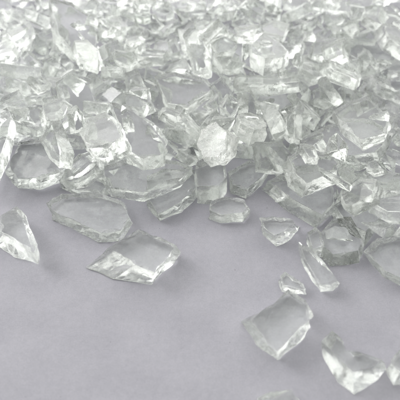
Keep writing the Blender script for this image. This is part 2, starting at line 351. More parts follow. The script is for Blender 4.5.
# resting position and rotation of every piece after the heap had settled
ZG.update({int(k): v for k, v in {"21": 0.364, "22": 0.478, "23": 0.56, "24": 0.564, "25": 0.434, "26": 0.7, "27": 0.912, "28": 0.527, "29": 0.557, "30": 0.632, "31": 0.809, "32": 0.71, "33": 0.82, "34": 0.938, "35": 0.98, "36": 0.859, "37": 0.652, "38": 0.654, "39": 0.616, "40": 0.561, "41": 0.758, "42": 0.792, "43": 0.705, "44": 0.708, "45": 0.65, "46": 1.05, "47": 0.829, "48": 0.811, "49": 0.672, "50": 0.741, "51": 0.644, "52": 0.641, "53": 0.685, "54": 0.605, "55": 0.837, "56": 0.755, "57": 0.68, "58": 0.811, "59": 0.718}.items()})
BAKE = {"t0":[-1.265,7.897,0.0,1.0,0.0,0.0,0.0],"t1":[-4.195,8.553,0.0,1.0,0.0,0.0,0.0],"t2":[-2.615,9.34,0.0,1.0,0.0,0.0,0.0],"t3":[-0.757,10.097,0.0,1.0,0.0,0.0,0.0],"t4":[0.698,9.504,0.0,1.0,0.0,0.0,0.0],"t5":[1.865,8.851,0.0,1.0,0.0,0.0,0.0],"t6":[2.617,9.979,0.02,1.0,0.0,0.0,0.0],"t7":[2.597,7.626,0.0,1.0,0.0,0.0,0.0],"t8":[1.678,6.25,0.0,1.0,0.0,0.0,0.0],"t9":[1.998,7.295,0.0,1.0,0.0,0.0,0.0],"t10":[2.834,5.373,0.0,1.0,0.0,0.0,0.0],"t11":[3.829,5.297,0.0,1.0,0.0,0.0,0.0],"t12":[1.407,4.6,0.0,1.0,0.0,0.0,0.0],"t13":[4.289,7.912,0.0,1.0,0.0,0.0,0.0],"t14":[3.229,8.467,0.0,1.0,0.0,0.0,0.0],"t15":[2.678,8.459,0.0,1.0,0.0,0.0,0.0],"t16":[-4.249,11.146,0.0,1.0,0.0,0.0,0.0],"t17":[-2.922,10.4,0.0,1.0,0.0,0.0,0.0],"t18":[0.314,10.486,0.0,1.0,0.0,0.0,0.0],"t19":[1.266,10.704,0.0,1.0,0.0,0.0,0.0],"t20":[3.758,9.243,0.0,1.0,0.0,0.0,0.0],"t21":[-1.321,10.316,0.348,0.999,-0.001,0.0,0.04],"t22":[-2.813,10.404,0.549,0.968,-0.011,-0.25,-0.012],"t23":[4.411,8.853,0.658,0.968,-0.226,-0.11,0.002],"t24":[3.812,9.281,0.669,0.959,-0.149,-0.239,0.023],"t25":[3.842,11.507,0.443,0.996,0.025,-0.089,-0.002],"t26":[-1.565,11.384,0.75,0.999,0.029,0.029,0.001],"t27":[-2.319,10.785,1.12,0.998,-0.026,-0.057,-0.001],"t28":[2.769,10.322,0.544,0.996,0.077,0.049,-0.001],"t29":[4.559,10.067,0.462,0.987,0.129,-0.085,-0.035],"t30":[-5.246,11.399,0.567,0.995,0.094,-0.012,-0.03],"t31":[-3.857,12.115,0.916,0.995,-0.017,0.101,0.015],"t32":[-3.46,10.918,0.936,0.891,0.287,-0.348,-0.039],"t33":[0.542,10.956,0.894,0.947,0.13,-0.292,0.022],"t34":[1.221,11.682,0.8,0.983,-0.133,0.128,-0.003],"t35":[1.777,11.658,1.093,0.828,-0.126,0.545,-0.049],"t36":[4.304,11.87,0.909,0.994,0.003,-0.113,-0.002],"t37":[1.826,10.91,0.611,0.942,0.275,0.181,-0.067],"t38":[-0.495,13.825,0.666,0.988,0.149,0.025,-0.008],"t39":[-1.754,13.647,0.6,0.97,0.222,-0.092,-0.028],"t40":[-2.829,16.028,0.555,0.938,-0.288,-0.195,-0.009],"t41":[-2.608,14.458,0.785,0.945,-0.304,-0.023,-0.115],"t42":[-4.309,17.233,0.792,0.981,0.069,0.179,0.005],"t43":[-6.187,16.032,0.761,0.995,-0.009,-0.097,0.001],"t44":[-5.989,18.19,0.794,0.936,-0.306,0.173,-0.03],"t45":[-3.502,15.262,0.967,0.992,-0.081,0.097,-0.002],"t46":[-3.556,13.357,0.855,0.955,0.268,0.128,-0.0],"t47":[-5.414,14.46,0.89,0.969,-0.233,0.085,-0.008],"t48":[2.103,15.417,0.837,0.997,-0.07,0.023,-0.002],"t49":[0.838,15.96,0.775,0.983,0.159,0.094,0.008],"t50":[4.184,14.336,0.851,0.986,-0.103,0.128,0.01],"t51":[5.478,13.816,0.606,0.965,-0.155,0.191,-0.084],"t52":[6.387,16.846,0.617,0.983,0.042,0.173,-0.037],"t53":[1.951,13.896,0.793,0.989,-0.15,-0.012,0.003],"t54":[3.428,14.895,0.6,0.977,-0.086,0.148,-0.127],"t55":[2.39,12.564,0.446,0.948,0.244,-0.202,0.013],"t56":[-0.267,12.0,0.648,0.954,-0.192,0.223,-0.058],"t57":[-2.099,16.381,0.662,0.993,-0.106,-0.025,-0.038],"t58":[0.015,15.92,0.784,0.959,0.214,-0.18,0.043],"t59":[1.251,13.104,0.725,0.886,0.286,0.325,0.163],"f31":[-6.555,22.125,0.064,0.376,-0.724,-0.486,0.314],"f152":[5.102,20.918,0.138,0.908,0.0,0.0,-0.418],"f163":[2.329,18.046,0.121,0.376,-0.0,0.0,0.927],"f176":[0.9,12.354,0.279,0.91,-0.236,-0.134,0.312],"f37":[8.408,20.724,0.128,0.249,0.014,-0.138,0.959],"f155":[2.175,14.268,0.173,0.52,-0.0,0.0,-0.854],"f88":[-4.799,15.994,0.096,0.612,-0.142,0.212,0.749],"f86":[-0.633,12.883,0.206,0.985,0.0,-0.0,-0.175],"f26":[2.935,11.854,0.055,0.521,-0.074,0.093,0.845],"f16":[-3.172,19.227,0.179,0.994,0.0,0.0,-0.113],"f25":[5.834,17.162,0.182,0.453,0.0,0.0,0.892],"f145":[-5.777,12.698,0.224,0.779,-0.0,-0.0,0.627],"f48":[2.651,20.341,0.223,0.908,-0.0,0.0,0.419],"f116":[-5.612,14.024,0.441,0.919,-0.289,0.078,-0.255],"f36":[3.684,12.82,0.164,0.028,-0.037,0.986,0.162],"f52":[-0.627,15.765,0.209,0.108,-0.0,0.0,-0.994],"f111":[5.685,15.66,0.131,0.75,0.322,-0.518,-0.254],"f5":[-4.351,20.636,0.124,0.395,0.0,-0.0,-0.919],"f62":[-7.317,21.341,-0.025,0.331,-0.256,0.43,0.8],"f63":[0.921,21.694,0.14,0.161,-0.0,0.0,-0.987],"f175":[-0.297,18.735,0.143,0.681,-0.0,0.0,-0.732],"f121":[3.856,17.051,0.333,0.969,0.054,-0.096,-0.22],"f93":[3.847,18.999,0.105,0.73,0.39,-0.28,0.487],"f154":[-7.407,19.91,0.127,0.735,-0.0,-0.0,-0.678],"f7":[4.02,16.044,0.528,0.762,0.377,-0.07,0.522],"f51":[1.277,18.432,0.252,0.636,-0.224,0.072,0.735],"f174":[5.042,16.248,0.163,0.879,-0.025,0.294,0.375],"f68":[-2.638,20.827,0.151,0.801,-0.0,0.0,0.598],"f75":[3.237,21.589,-0.032,0.838,-0.252,0.051,-0.48],"f69":[2.675,12.756,0.233,0.468,0.0,0.0,0.884],"f167":[7.343,21.474,0.508,0.926,0.069,-0.025,-0.371],"f29":[-4.256,14.113,0.48,0.588,-0.613,0.381,-0.366],"f40":[-6.923,18.814,0.436,0.607,0.188,0.262,0.726],"f165":[3.735,20.688,0.292,0.97,0.071,0.079,-0.219],"f115":[1.016,15.988,0.159,0.771,0.0,-0.0,-0.636],"f97":[-1.388,20.065,0.217,0.896,0.0,-0.0,-0.445],"f87":[-3.271,18.142,0.29,0.951,-0.121,0.262,-0.116],"f94":[-3.763,15.841,0.105,0.626,0.172,-0.254,0.717],"f164":[1.152,13.552,0.354,0.684,0.366,0.52,0.359],"f85":[-0.378,17.746,0.012,0.863,0.197,-0.133,0.445],"f95":[-2.342,11.296,0.21,0.929,-0.0,0.0,-0.369],"f18":[-1.294,18.967,0.165,0.561,-0.016,-0.031,0.827],"f0":[5.23,19.401,0.2,0.073,0.0,0.0,0.997],"f35":[4.485,14.221,0.18,0.988,-0.0,0.0,-0.156],"f99":[4.583,10.516,0.234,0.976,-0.057,-0.06,-0.204],"f122":[-0.088,11.639,0.117,0.912,-0.154,0.256,0.282],"f108":[0.312,19.685,0.225,0.531,-0.025,-0.121,-0.839],"f158":[-3.289,11.925,0.519,0.454,-0.092,0.221,0.858],"f53":[-1.659,14.604,0.316,0.16,0.184,0.104,0.964],"f144":[3.38,15.426,0.183,0.501,-0.098,0.021,-0.86],"f133":[-1.358,17.443,0.159,0.759,-0.0,-0.0,-0.651],"f180":[-5.66,19.749,0.103,0.198,0.217,-0.418,0.859],"f8":[-1.796,15.417,0.268,0.884,0.103,-0.101,0.445],"f2":[-0.159,20.204,0.162,0.298,-0.0,0.0,-0.955],"f128":[3.02,14.999,0.337,0.889,-0.336,0.3,-0.081],"f178":[1.619,19.461,0.124,0.567,-0.0,-0.0,0.824],"f183":[-2.951,15.528,0.236,0.974,0.09,-0.092,0.187],"f136":[4.343,11.136,0.084,0.519,0.637,-0.33,0.465],"f140":[-3.49,16.557,0.107,0.913,0.351,-0.03,-0.207],"f157":[5.247,18.094,0.349,0.908,-0.306,-0.271,0.088],"f28":[1.715,20.307,0.39,0.056,-0.35,0.034,0.934],"f126":[0.165,16.441,0.404,0.94,-0.273,0.197,0.06],"f141":[5.2,14.869,0.304,0.2,-0.027,-0.693,-0.692],"f42":[-2.791,17.29,0.298,0.409,-0.068,0.06,0.908],"f100":[1.781,13.271,0.453,0.89,0.12,-0.315,0.309],"f135":[-6.119,17.397,0.275,0.674,-0.12,-0.167,0.709],"f9":[5.574,12.562,0.364,0.94,0.1,0.322,-0.05],"f159":[1.023,19.802,0.263,0.663,0.023,-0.217,-0.716],"f123":[4.886,18.597,0.2,0.342,0.028,0.121,-0.932],"f89":[3.637,10.847,0.2,0.195,0.105,-0.136,0.966],"f181":[2.964,19.12,0.153,0.557,0.129,-0.019,-0.82],"f15":[5.891,19.859,0.145,0.534,-0.169,0.351,-0.75],"f82":[-5.519,17.697,0.061,0.867,0.446,-0.125,0.181],"f156":[-3.538,20.186,0.352,0.524,0.039,0.359,0.771],"f169":[-2.442,15.06,0.098,0.845,-0.531,-0.052,-0.026],"f24":[3.303,18.581,0.256,0.118,-0.096,0.176,0.973],"f112":[-6.772,20.428,0.134,0.877,-0.0,-0.0,0.481],"f129":[-0.631,19.523,0.099,0.118,0.084,0.614,-0.776],"f61":[3.606,18.058,0.082,0.112,0.478,-0.857,-0.153],"f10":[-0.898,11.735,0.224,0.746,0.196,0.159,0.617],"f137":[-3.522,21.066,0.103,0.081,-0.034,-0.076,0.993],"f352":[5.318,11.182,0.389,0.507,-0.043,0.261,0.82],"f402":[1.289,14.075,0.374,0.428,-0.832,0.082,-0.345],"f264":[-3.799,21.15,0.306,0.107,-0.002,-0.56,-0.821],"f207":[-1.827,16.28,0.49,0.873,-0.07,-0.111,-0.47],"f344":[0.919,11.412,0.477,0.502,-0.23,-0.261,-0.792],"f203":[6.644,16.024,0.274,0.959,-0.091,-0.052,0.263],"f374":[-4.452,12.337,0.69,0.972,-0.105,0.059,-0.202],"f366":[6.178,19.52,0.444,0.887,-0.18,0.15,0.398],"f341":[4.152,8.748,0.363,0.02,0.795,0.539,-0.277],"f216":[1.898,16.262,0.186,0.123,-0.491,-0.417,-0.755],"f205":[2.539,18.06,0.491,0.956,0.052,-0.07,-0.281],"f326":[3.909,10.546,0.041,0.361,-0.506,-0.029,0.783],"f246":[1.464,17.894,0.538,0.545,-0.432,0.524,0.492],"f303":[2.942,14.023,0.572,0.835,0.036,0.549,0.001],"f240":[-0.598,20.163,0.511,0.755,-0.043,0.032,-0.654],"f185":[3.039,16.857,0.46,0.266,0.283,-0.032,-0.921],"f403":[6.963,18.907,0.459,0.994,0.049,0.075,-0.06],"f321":[1.543,14.834,0.246,0.892,0.079,0.213,0.39],"f197":[0.424,20.622,0.088,0.377,-0.695,0.546,-0.276],"f221":[6.099,18.365,0.898,0.84,0.113,0.027,0.53],"f384":[4.957,18.964,0.381,0.768,-0.549,-0.275,-0.182],"f202":[-5.845,20.291,0.138,0.749,0.0,0.0,-0.663],"f319":[1.991,11.171,0.42,0.934,0.099,0.211,-0.271],"f411":[-0.392,17.449,0.413,0.903,0.298,-0.143,-0.273],"f279":[2.998,12.938,0.595,0.614,-0.297,0.081,-0.727],"f234":[5.566,13.614,0.401,0.476,0.136,0.212,0.842],"f378":[4.909,8.638,0.558,0.889,-0.032,0.081,0.45],"f408":[3.87,15.038,0.035,0.027,-0.225,0.914,0.336],"f350":[-3.83,14.424,0.744,0.761,-0.057,0.521,0.382],"f244":[-6.107,18.645,0.094,0.091,0.204,-0.855,0.467],"f284":[4.345,18.059,0.269,0.776,-0.506,-0.376,0.015],"f335":[-4.847,17.506,0.325,0.749,-0.274,-0.603,0.014],"f227":[-6.193,17.362,0.634,0.964,0.035,-0.216,0.149],"f285":[-5.911,14.89,0.378,0.185,-0.145,-0.425,-0.874],"f239":[-2.622,13.916,0.417,0.75,0.248,-0.06,-0.611],"f241":[-5.253,18.214,0.285,0.232,0.055,0.186,-0.953],"f382":[-6.373,21.09,0.16,0.593,0.265,0.674,0.352],"f333":[-1.208,16.934,0.305,0.68,-0.46,0.293,-0.49],"f365":[0.743,15.757,0.589,0.868,0.126,0.149,-0.457],"f250":[5.852,12.77,0.501,0.235,-0.282,-0.924,-0.112],"f343":[-5.605,15.545,0.548,0.114,0.265,0.225,-0.93],"f292":[-3.822,18.523,0.095,0.713,-0.21,0.563,0.361],"f191":[-0.583,11.97,0.544,0.875,-0.209,0.3,0.317],"f392":[-0.648,15.554,0.606,0.099,0.075,0.149,-0.981],"f310":[3.523,18.831,0.242,0.9,0.108,-0.252,-0.338],"f271":[-3.253,14.678,0.521,0.641,0.09,0.524,0.553],"f286":[-3.572,18.968,0.442,0.041,-0.056,-0.745,0.664],"f233":[2.498,20.419,0.778,0.323,0.139,0.175,0.92],"f320":[3.711,9.919,0.314,0.141,-0.825,0.425,-0.344],"f283":[0.254,12.445,0.518,0.775,-0.423,-0.275,0.38],"f261":[5.297,14.481,0.517,0.815,0.466,0.334,-0.083],"f362":[-4.832,20.753,0.41,0.878,0.008,-0.094,-0.469],"f383":[-3.138,12.312,0.737,0.855,-0.211,0.113,0.46],"f385":[4.478,13.677,0.384,0.445,-0.369,-0.565,0.589],"f213":[-1.221,13.911,0.439,0.487,0.264,-0.174,0.814],"f259":[0.065,11.581,0.448,0.212,-0.002,0.185,0.96],"f314":[-2.222,19.382,0.463,0.019,0.059,0.063,0.996],"f278":[7.262,19.8,0.337,0.426,0.141,-0.102,0.888],"f334":[-4.682,13.532,0.726,0.293,0.007,-0.194,-0.936],"f330":[-5.299,12.983,0.821,0.827,-0.453,-0.333,0.016],"f256":[4.042,13.151,0.379,0.666,-0.534,0.13,-0.505],"f357":[3.837,14.209,0.225,0.17,-0.01,-0.135,0.976],"f282":[4.861,15.577,0.548,0.456,0.161,0.819,0.308],"f294":[-1.02,17.949,0.198,0.922,-0.066,-0.08,0.374],"f204":[2.795,15.779,0.475,0.778,-0.178,-0.284,-0.532],"f298":[-4.121,16.567,0.146,0.434,0.144,0.868,0.192],"f313":[1.824,12.02,0.304,0.947,0.017,-0.316,-0.058],"f189":[-0.087,20.921,0.321,0.206,-0.867,0.104,-0.441],"f304":[-3.091,20.819,0.449,0.674,0.008,-0.01,-0.738],"f410":[-2.189,20.091,0.433,0.466,-0.332,-0.628,-0.528],"f409":[5.015,17.139,0.527,0.923,0.036,0.02,-0.382],"f354":[-5.625,19.227,0.189,0.821,0.139,0.079,0.548],"f394":[-2.921,20.044,0.276,0.282,0.384,-0.706,-0.524],"f306":[-0.797,19.086,0.094,0.359,-0.872,-0.308,0.123],"f229":[5.433,16.058,0.562,0.447,0.314,0.146,0.825],"f372":[2.406,11.895,0.06,0.19,0.728,0.633,-0.182],"f376":[-1.851,18.083,0.151,0.547,-0.706,-0.158,0.421],"f226":[5.513,19.965,0.117,0.533,0.687,-0.306,0.386],"f412":[4.123,14.882,0.253,0.035,-0.069,-0.246,-0.966],"f364":[-5.187,15.338,0.244,0.284,-0.505,-0.326,0.747],"f380":[3.383,12.494,0.192,0.711,-0.499,-0.462,0.178],"f223":[0.138,13.588,0.366,0.965,0.065,-0.063,0.248],"f242":[5.015,20.505,0.416,0.684,-0.011,-0.023,0.729],"f231":[-5.279,13.79,0.963,0.168,-0.138,-0.22,-0.951],"f407":[-6.516,15.795,0.332,0.095,0.372,0.01,0.923],"f265":[-4.126,20.097,0.4,0.775,0.268,-0.127,0.559],"f243":[-4.933,16.887,0.013,0.566,-0.703,-0.334,-0.271],"f324":[-2.559,15.54,0.593,0.989,0.111,-0.101,0.004],"f345":[7.083,20.619,0.625,0.013,-0.487,-0.266,0.832],"f299":[-5.459,17.124,0.371,0.462,0.665,-0.181,0.558],"f211":[3.491,13.842,0.149,0.365,-0.358,-0.579,-0.635],"f369":[6.122,14.945,0.228,0.181,-0.147,0.459,-0.857],"f377":[1.039,18.177,0.35,0.658,-0.215,-0.721,0.014],"f290":[5.637,17.409,0.631,0.076,0.069,0.77,-0.629],"f325":[4.77,13.177,0.632,0.912,0.376,0.082,0.143],"f361":[-5.131,14.432,0.566,0.904,-0.021,0.226,0.362],"f404":[3.423,17.73,0.221,0.382,0.304,0.254,-0.835],"f353":[-3.254,18.055,0.584,0.95,-0.011,0.171,-0.262],"f302":[-4.482,16.393,0.297,0.665,0.058,0.522,0.531],"f337":[-1.367,20.616,0.431,0.724,0.242,-0.517,0.389],"f414":[5.443,18.836,0.271,0.607,0.691,0.391,-0.018],"f391":[-2.712,17.44,0.574,0.398,-0.62,-0.53,0.419],"f220":[-3.241,13.167,0.346,0.54,0.804,0.005,0.25],"f224":[-0.454,16.967,-0.023,0.014,-0.211,0.957,-0.201],"f295":[5.981,16.029,0.455,0.712,-0.693,-0.002,0.113],"f194":[5.291,20.123,0.111,0.04,0.978,-0.095,0.181],"f388":[0.672,20.31,0.166,0.471,0.618,-0.374,-0.506],"f322":[-4.065,16.304,0.116,0.699,-0.618,-0.249,-0.26],"f395":[4.255,20.564,0.48,0.847,0.116,-0.337,-0.395],"f359":[-2.05,18.644,0.171,0.526,-0.216,0.032,-0.822],"f270":[-6.527,21.421,0.091,0.394,0.45,0.788,-0.146],"f269":[-2.538,18.542,-0.059,0.794,0.558,0.238,-0.032],"f311":[1.728,18.835,0.37,0.609,-0.52,0.479,-0.36],"f489":[-1.182,18.354,0.096,0.21,-0.901,-0.379,0.035],"f445":[-3.229,19.23,0.437,0.544,-0.696,0.391,-0.258],"f559":[1.004,14.88,0.578,0.117,0.168,-0.849,-0.487],"f416":[4.139,18.49,0.387,0.899,0.256,-0.219,0.279],"f567":[3.843,19.497,0.146,0.82,-0.379,-0.156,-0.398],"f620":[5.915,19.806,0.492,0.28,0.24,-0.446,0.816],"f614":[-3.352,18.049,0.82,0.371,0.006,-0.52,0.769],"f621":[-0.677,19.343,0.466,0.382,0.297,0.31,0.818],"f457":[5.387,11.98,0.325,0.495,-0.347,0.774,0.191],"f612":[-2.596,20.621,0.467,0.772,-0.312,-0.202,0.516],"f606":[2.499,11.644,0.372,0.254,-0.652,0.633,-0.33],"f469":[3.194,17.602,0.326,0.81,-0.256,-0.527,0.029],"f434":[-1.436,14.966,0.577,0.058,-0.003,0.641,-0.765],"f538":[-4.267,15.099,0.45,0.243,0.716,-0.647,-0.098],"f498":[3.169,8.485,0.367,0.071,0.041,0.997,0.0],"f579":[-7.473,20.011,0.558,0.749,-0.513,-0.342,-0.245],"f539":[-3.135,19.591,0.463,0.331,-0.707,0.042,-0.623],"f454":[-0.855,16.783,0.439,0.658,0.159,-0.735,0.042],"f610":[5.305,15.267,0.53,0.485,-0.768,-0.416,0.051],"f449":[-4.637,13.61,1.127,0.247,-0.264,0.142,-0.921],"f447":[4.979,17.563,0.496,0.133,0.066,-0.887,-0.437],"f527":[-6.549,16.574,1.188,0.595,0.509,-0.438,-0.442],"f512":[0.833,12.707,0.959,0.464,0.413,-0.386,0.682],"f502":[-2.035,17.43,0.219,0.206,-0.117,-0.755,0.611],"f442":[-4.745,15.973,0.506,0.198,0.367,0.846,-0.332],"f422":[3.741,10.645,0.705,0.538,0.381,-0.566,0.495],"f532":[1.158,20.574,0.3,0.805,0.269,-0.296,-0.438],"f471":[1.066,14.518,0.499,0.068,-0.372,-0.039,0.925],"f478":[1.844,19.262,0.281,0.468,0.053,-0.066,0.88],"f475":[-0.063,19.715,0.074,0.784,-0.403,-0.424,0.21],"f607":[-0.764,12.303,0.968,0.237,-0.238,-0.004,-0.942],"f486":[1.853,12.81,0.927,0.048,-0.09,-0.983,0.154],"f462":[-2.742,12.928,0.463,0.084,-0.385,0.919,-0.012],"f484":[-0.211,10.923,0.125,0.643,0.127,0.708,0.262],"f591":[2.666,10.398,1.18,0.391,0.092,-0.019,0.915],"f500":[-6.665,20.81,-0.011,0.504,0.39,0.12,-0.761],"f594":[-1.114,11.13,1.135,0.265,0.271,0.145,0.914],"f450":[3.311,13.451,0.276,0.769,0.202,0.275,-0.54],"f596":[3.554,10.162,0.075,0.863,0.263,0.431,-0.028],"f455":[3.304,19.14,0.155,0.004,0.558,0.786,0.265],"f609":[-3.661,17.509,1.177,0.528,-0.102,0.145,-0.83],"f542":[3.147,19.898,0.13,0.469,0.0,-0.0,-0.883],"f460":[-3.91,16.671,1.069,0.07,0.451,0.629,0.63],"f435":[4.466,19.491,0.277,0.279,-0.771,-0.275,-0.502],"f574":[3.523,13.495,0.59,0.128,-0.068,-0.97,0.193],"f463":[-0.396,11.3,0.287,0.172,0.663,-0.294,-0.667],"f521":[-0.622,16.973,0.166,0.363,0.288,-0.211,0.861],"f601":[6.978,18.345,0.624,0.445,-0.767,0.251,-0.389],"f566":[0.826,20.115,0.351,0.595,0.134,-0.191,-0.769],"f492":[3.14,11.26,0.731,0.474,-0.618,0.034,-0.626],"f520":[-4.195,13.042,0.915,0.825,0.329,0.254,0.384],"f550":[-5.383,16.294,0.221,0.356,0.496,0.121,0.783],"f485":[-6.349,15.727,1.157,0.757,0.582,0.059,0.292],"f439":[4.859,13.844,0.496,0.758,0.206,-0.349,-0.511],"f497":[0.241,13.089,0.184,0.734,-0.576,0.244,0.265],"f441":[3.73,17.357,0.709,0.713,0.019,-0.024,0.701],"f560":[4.757,18.059,0.593,0.447,0.206,0.026,0.87],"f491":[1.887,9.731,0.488,0.101,0.816,-0.55,-0.143],"f581":[-0.266,14.626,0.748,0.91,-0.161,0.372,-0.086],"f421":[4.915,20.329,0.679,0.582,-0.009,0.009,0.813],"f537":[4.277,10.249,0.889,0.943,0.167,-0.067,-0.28],"f523":[2.38,13.986,1.25,0.527,0.243,0.666,0.468],"f583":[-1.834,11.435,1.341,0.674,0.294,0.506,0.451],"f549":[4.658,11.602,1.458,0.105,-0.103,-0.021,0.989],"f417":[-2.721,13.356,0.443,0.018,-0.115,0.993,-0.012],"f598":[-5.08,16.414,0.233,0.37,-0.811,-0.263,0.371],"f425":[1.005,18.924,0.135,0.184,0.479,-0.682,-0.521],"f461":[-2.49,18.375,0.278,0.819,0.271,-0.47,-0.184],"f541":[-2.856,19.539,0.374,0.751,-0.6,-0.013,0.275],"f546":[3.045,15.472,0.819,0.358,-0.726,-0.051,0.585],"f432":[-0.58,12.9,0.62,0.626,-0.336,-0.604,-0.361],"f504":[-5.967,20.494,0.376,0.839,0.004,0.003,0.544],"f585":[2.015,15.502,1.436,0.51,-0.073,-0.066,-0.855],"f458":[1.597,12.46,0.784,0.607,0.11,0.784,-0.07],"f431":[1.302,14.709,0.716,0.307,-0.204,-0.899,0.236],"f468":[-7.048,18.873,0.838,0.036,0.954,0.114,-0.276],"f551":[-2.363,15.473,0.048,0.703,0.393,0.416,0.422],"f522":[1.72,15.832,0.09,0.449,0.373,-0.496,0.643],"f479":[-2.048,12.166,1.301,0.711,-0.124,0.06,0.689],"f611":[-4.028,17.154,1.209,0.191,-0.148,0.098,-0.965],"f589":[-2.004,19.751,0.627,0.399,0.063,0.23,0.885],"f428":[-4.812,16.417,0.442,0.705,0.292,-0.386,-0.519],"f423":[3.545,12.424,0.398,0.459,-0.295,-0.727,-0.418],"f613":[-3.345,16.323,0.73,0.843,0.37,-0.082,-0.382],"f528":[1.105,16.182,1.206,0.376,-0.011,0.161,-0.912],"f569":[3.311,17.264,0.451,0.742,0.415,-0.086,-0.519],"f572":[3.731,14.989,0.923,0.731,-0.486,0.087,0.471],"f544":[4.365,9.37,0.864,0.211,0.407,0.876,-0.153],"f548":[3.327,16.808,0.591,0.248,0.933,0.246,0.082],"f543":[1.783,14.873,1.477,0.524,-0.479,-0.687,-0.156],"f626":[3.762,13.793,0.698,0.644,0.131,0.548,0.518],"f627":[1.04,14.981,0.96,0.661,-0.721,-0.118,0.172],"f628":[2.577,19.4,0.327,0.11,0.551,0.771,-0.3],"f629":[3.631,10.368,0.551,0.062,-0.361,-0.294,0.883],"f632":[0.663,13.967,0.576,0.38,-0.303,-0.809,-0.331],"f633":[2.06,19.347,0.442,0.921,-0.314,0.207,0.101],"f635":[4.845,11.212,-0.078,0.793,-0.098,0.581,0.155],"f637":[0.596,19.226,0.188,0.769,0.237,-0.037,-0.592],"f638":[-0.644,11.503,0.828,0.315,0.211,-0.461,0.802],"f639":[-1.762,12.906,0.892,0.877,0.33,-0.01,-0.35],"f640":[2.502,12.019,0.87,0.558,-0.336,-0.43,0.626],"f641":[4.466,20.347,0.312,0.67,0.201,-0.49,0.52],"f642":[-0.89,20.151,0.85,0.898,0.045,0.12,-0.421],"f643":[-2.222,19.45,0.629,0.21,0.569,0.302,-0.736],"f644":[-1.595,18.605,0.065,0.917,0.256,-0.071,-0.298],"f648":[-3.24,11.776,1.175,0.378,0.553,0.007,0.743],"f650":[5.068,17.408,0.639,0.221,-0.201,-0.091,-0.95],"f651":[1.406,19.422,0.5,0.018,-0.212,0.975,-0.067],"f653":[0.44,20.116,0.206,0.271,-0.821,0.339,0.372],"f654":[-2.878,15.29,0.805,0.97,-0.172,0.041,-0.164],"f655":[1.441,15.976,0.909,0.26,0.598,-0.18,-0.736],"f656":[1.671,21.298,0.455,0.542,-0.233,-0.735,-0.335],"f658":[-0.247,19.626,0.2,0.625,-0.32,0.023,-0.712],"f659":[-1.758,20.164,0.644,0.967,0.157,0.11,0.169],"f660":[0.213,18.698,0.411,0.371,-0.032,0.055,-0.927],"f661":[-3.009,17.702,0.735,0.14,-0.296,-0.331,0.885],"f662":[4.936,11.188,0.201,0.523,-0.27,-0.064,0.806],"f666":[0.61,11.903,0.997,0.663,-0.641,-0.241,-0.302],"f667":[0.788,19.752,0.408,0.596,-0.635,0.099,-0.481],"f668":[-5.37,11.553,1.371,0.925,0.217,-0.15,0.272],"f669":[-3.61,11.906,1.376,0.575,-0.411,-0.387,0.592],"f670":[-1.842,18.621,0.58,0.113,-0.028,-0.572,0.812],"f671":[3.635,13.113,0.348,0.752,-0.273,-0.599,-0.015],"f672":[-0.542,11.875,0.886,0.595,-0.371,0.693,0.169],"f673":[2.118,19.751,0.602,0.471,-0.828,0.173,0.251],"f674":[-1.099,13.105,0.51,0.715,0.011,-0.094,-0.692],"f675":[3.373,10.69,1.014,0.798,-0.26,-0.465,0.283],"f676":[5.894,19.533,0.955,0.853,-0.225,-0.038,-0.469],"f677":[0.497,13.22,0.642,0.486,-0.41,0.6,0.485],"f678":[0.681,15.684,1.182,0.13,-0.051,0.153,-0.978],"f679":[4.254,20.01,0.134,0.278,-0.267,-0.878,0.285],"f680":[4.512,15.45,0.606,0.397,0.455,0.687,0.404],"f681":[2.5,13.045,0.686,0.95,-0.107,-0.292,0.025],"f682":[-2.154,19.577,1.0,0.119,-0.216,0.095,-0.964],"f683":[-6.886,21.165,0.589,0.983,0.182,0.009,0.012],"f684":[3.69,19.55,0.54,0.26,0.911,0.268,0.174],"f685":[-2.371,15.229,1.015,0.032,0.129,-0.266,0.955],"f686":[0.895,20.475,0.44,0.446,0.193,0.82,0.304],"f689":[5.197,17.569,0.857,0.34,-0.68,0.643,-0.092],"f690":[-1.82,20.135,0.764,0.978,0.121,-0.165,-0.033],"f691":[3.24,9.789,0.918,0.101,0.328,0.867,0.362],"f692":[0.444,16.106,1.435,0.511,0.01,-0.587,-0.628],"f693":[2.471,12.733,0.565,0.632,0.42,-0.49,0.428],"f694":[-3.103,18.611,0.575,0.009,0.149,-0.987,-0.061],"f695":[3.555,9.97,0.878,0.272,-0.459,-0.038,-0.845],"f696":[0.616,19.718,0.45,0.458,0.376,-0.636,-0.494],"f697":[-0.357,10.922,0.639,0.141,-0.289,-0.875,0.362],"f698":[2.659,19.559,0.631,0.348,-0.229,-0.124,-0.901],"f699":[0.402,20.573,0.517,0.301,0.347,0.659,-0.596],"f700":[1.346,11.763,1.281,0.415,0.847,-0.331,-0.033],"f701":[-2.732,12.664,0.983,0.26,0.885,-0.379,0.075],"f702":[4.236,15.537,1.033,0.341,-0.728,0.549,-0.228],"f703":[5.824,18.969,0.703,0.198,0.28,0.741,-0.577],"f704":[-0.599,20.035,0.586,0.002,-0.903,-0.343,-0.259],"f705":[1.488,15.91,1.528,0.228,0.079,0.011,-0.97],"f706":[-4.824,12.106,1.243,0.812,-0.342,0.206,0.425],"f707":[-1.735,13.293,1.076,0.081,0.291,0.709,-0.637],"f711":[0.143,14.595,0.559,0.168,-0.296,-0.929,-0.146],"f712":[-2.132,15.714,0.868,0.847,-0.509,0.113,-0.101],"f713":[5.067,17.367,0.827,0.086,-0.877,-0.079,-0.466]}
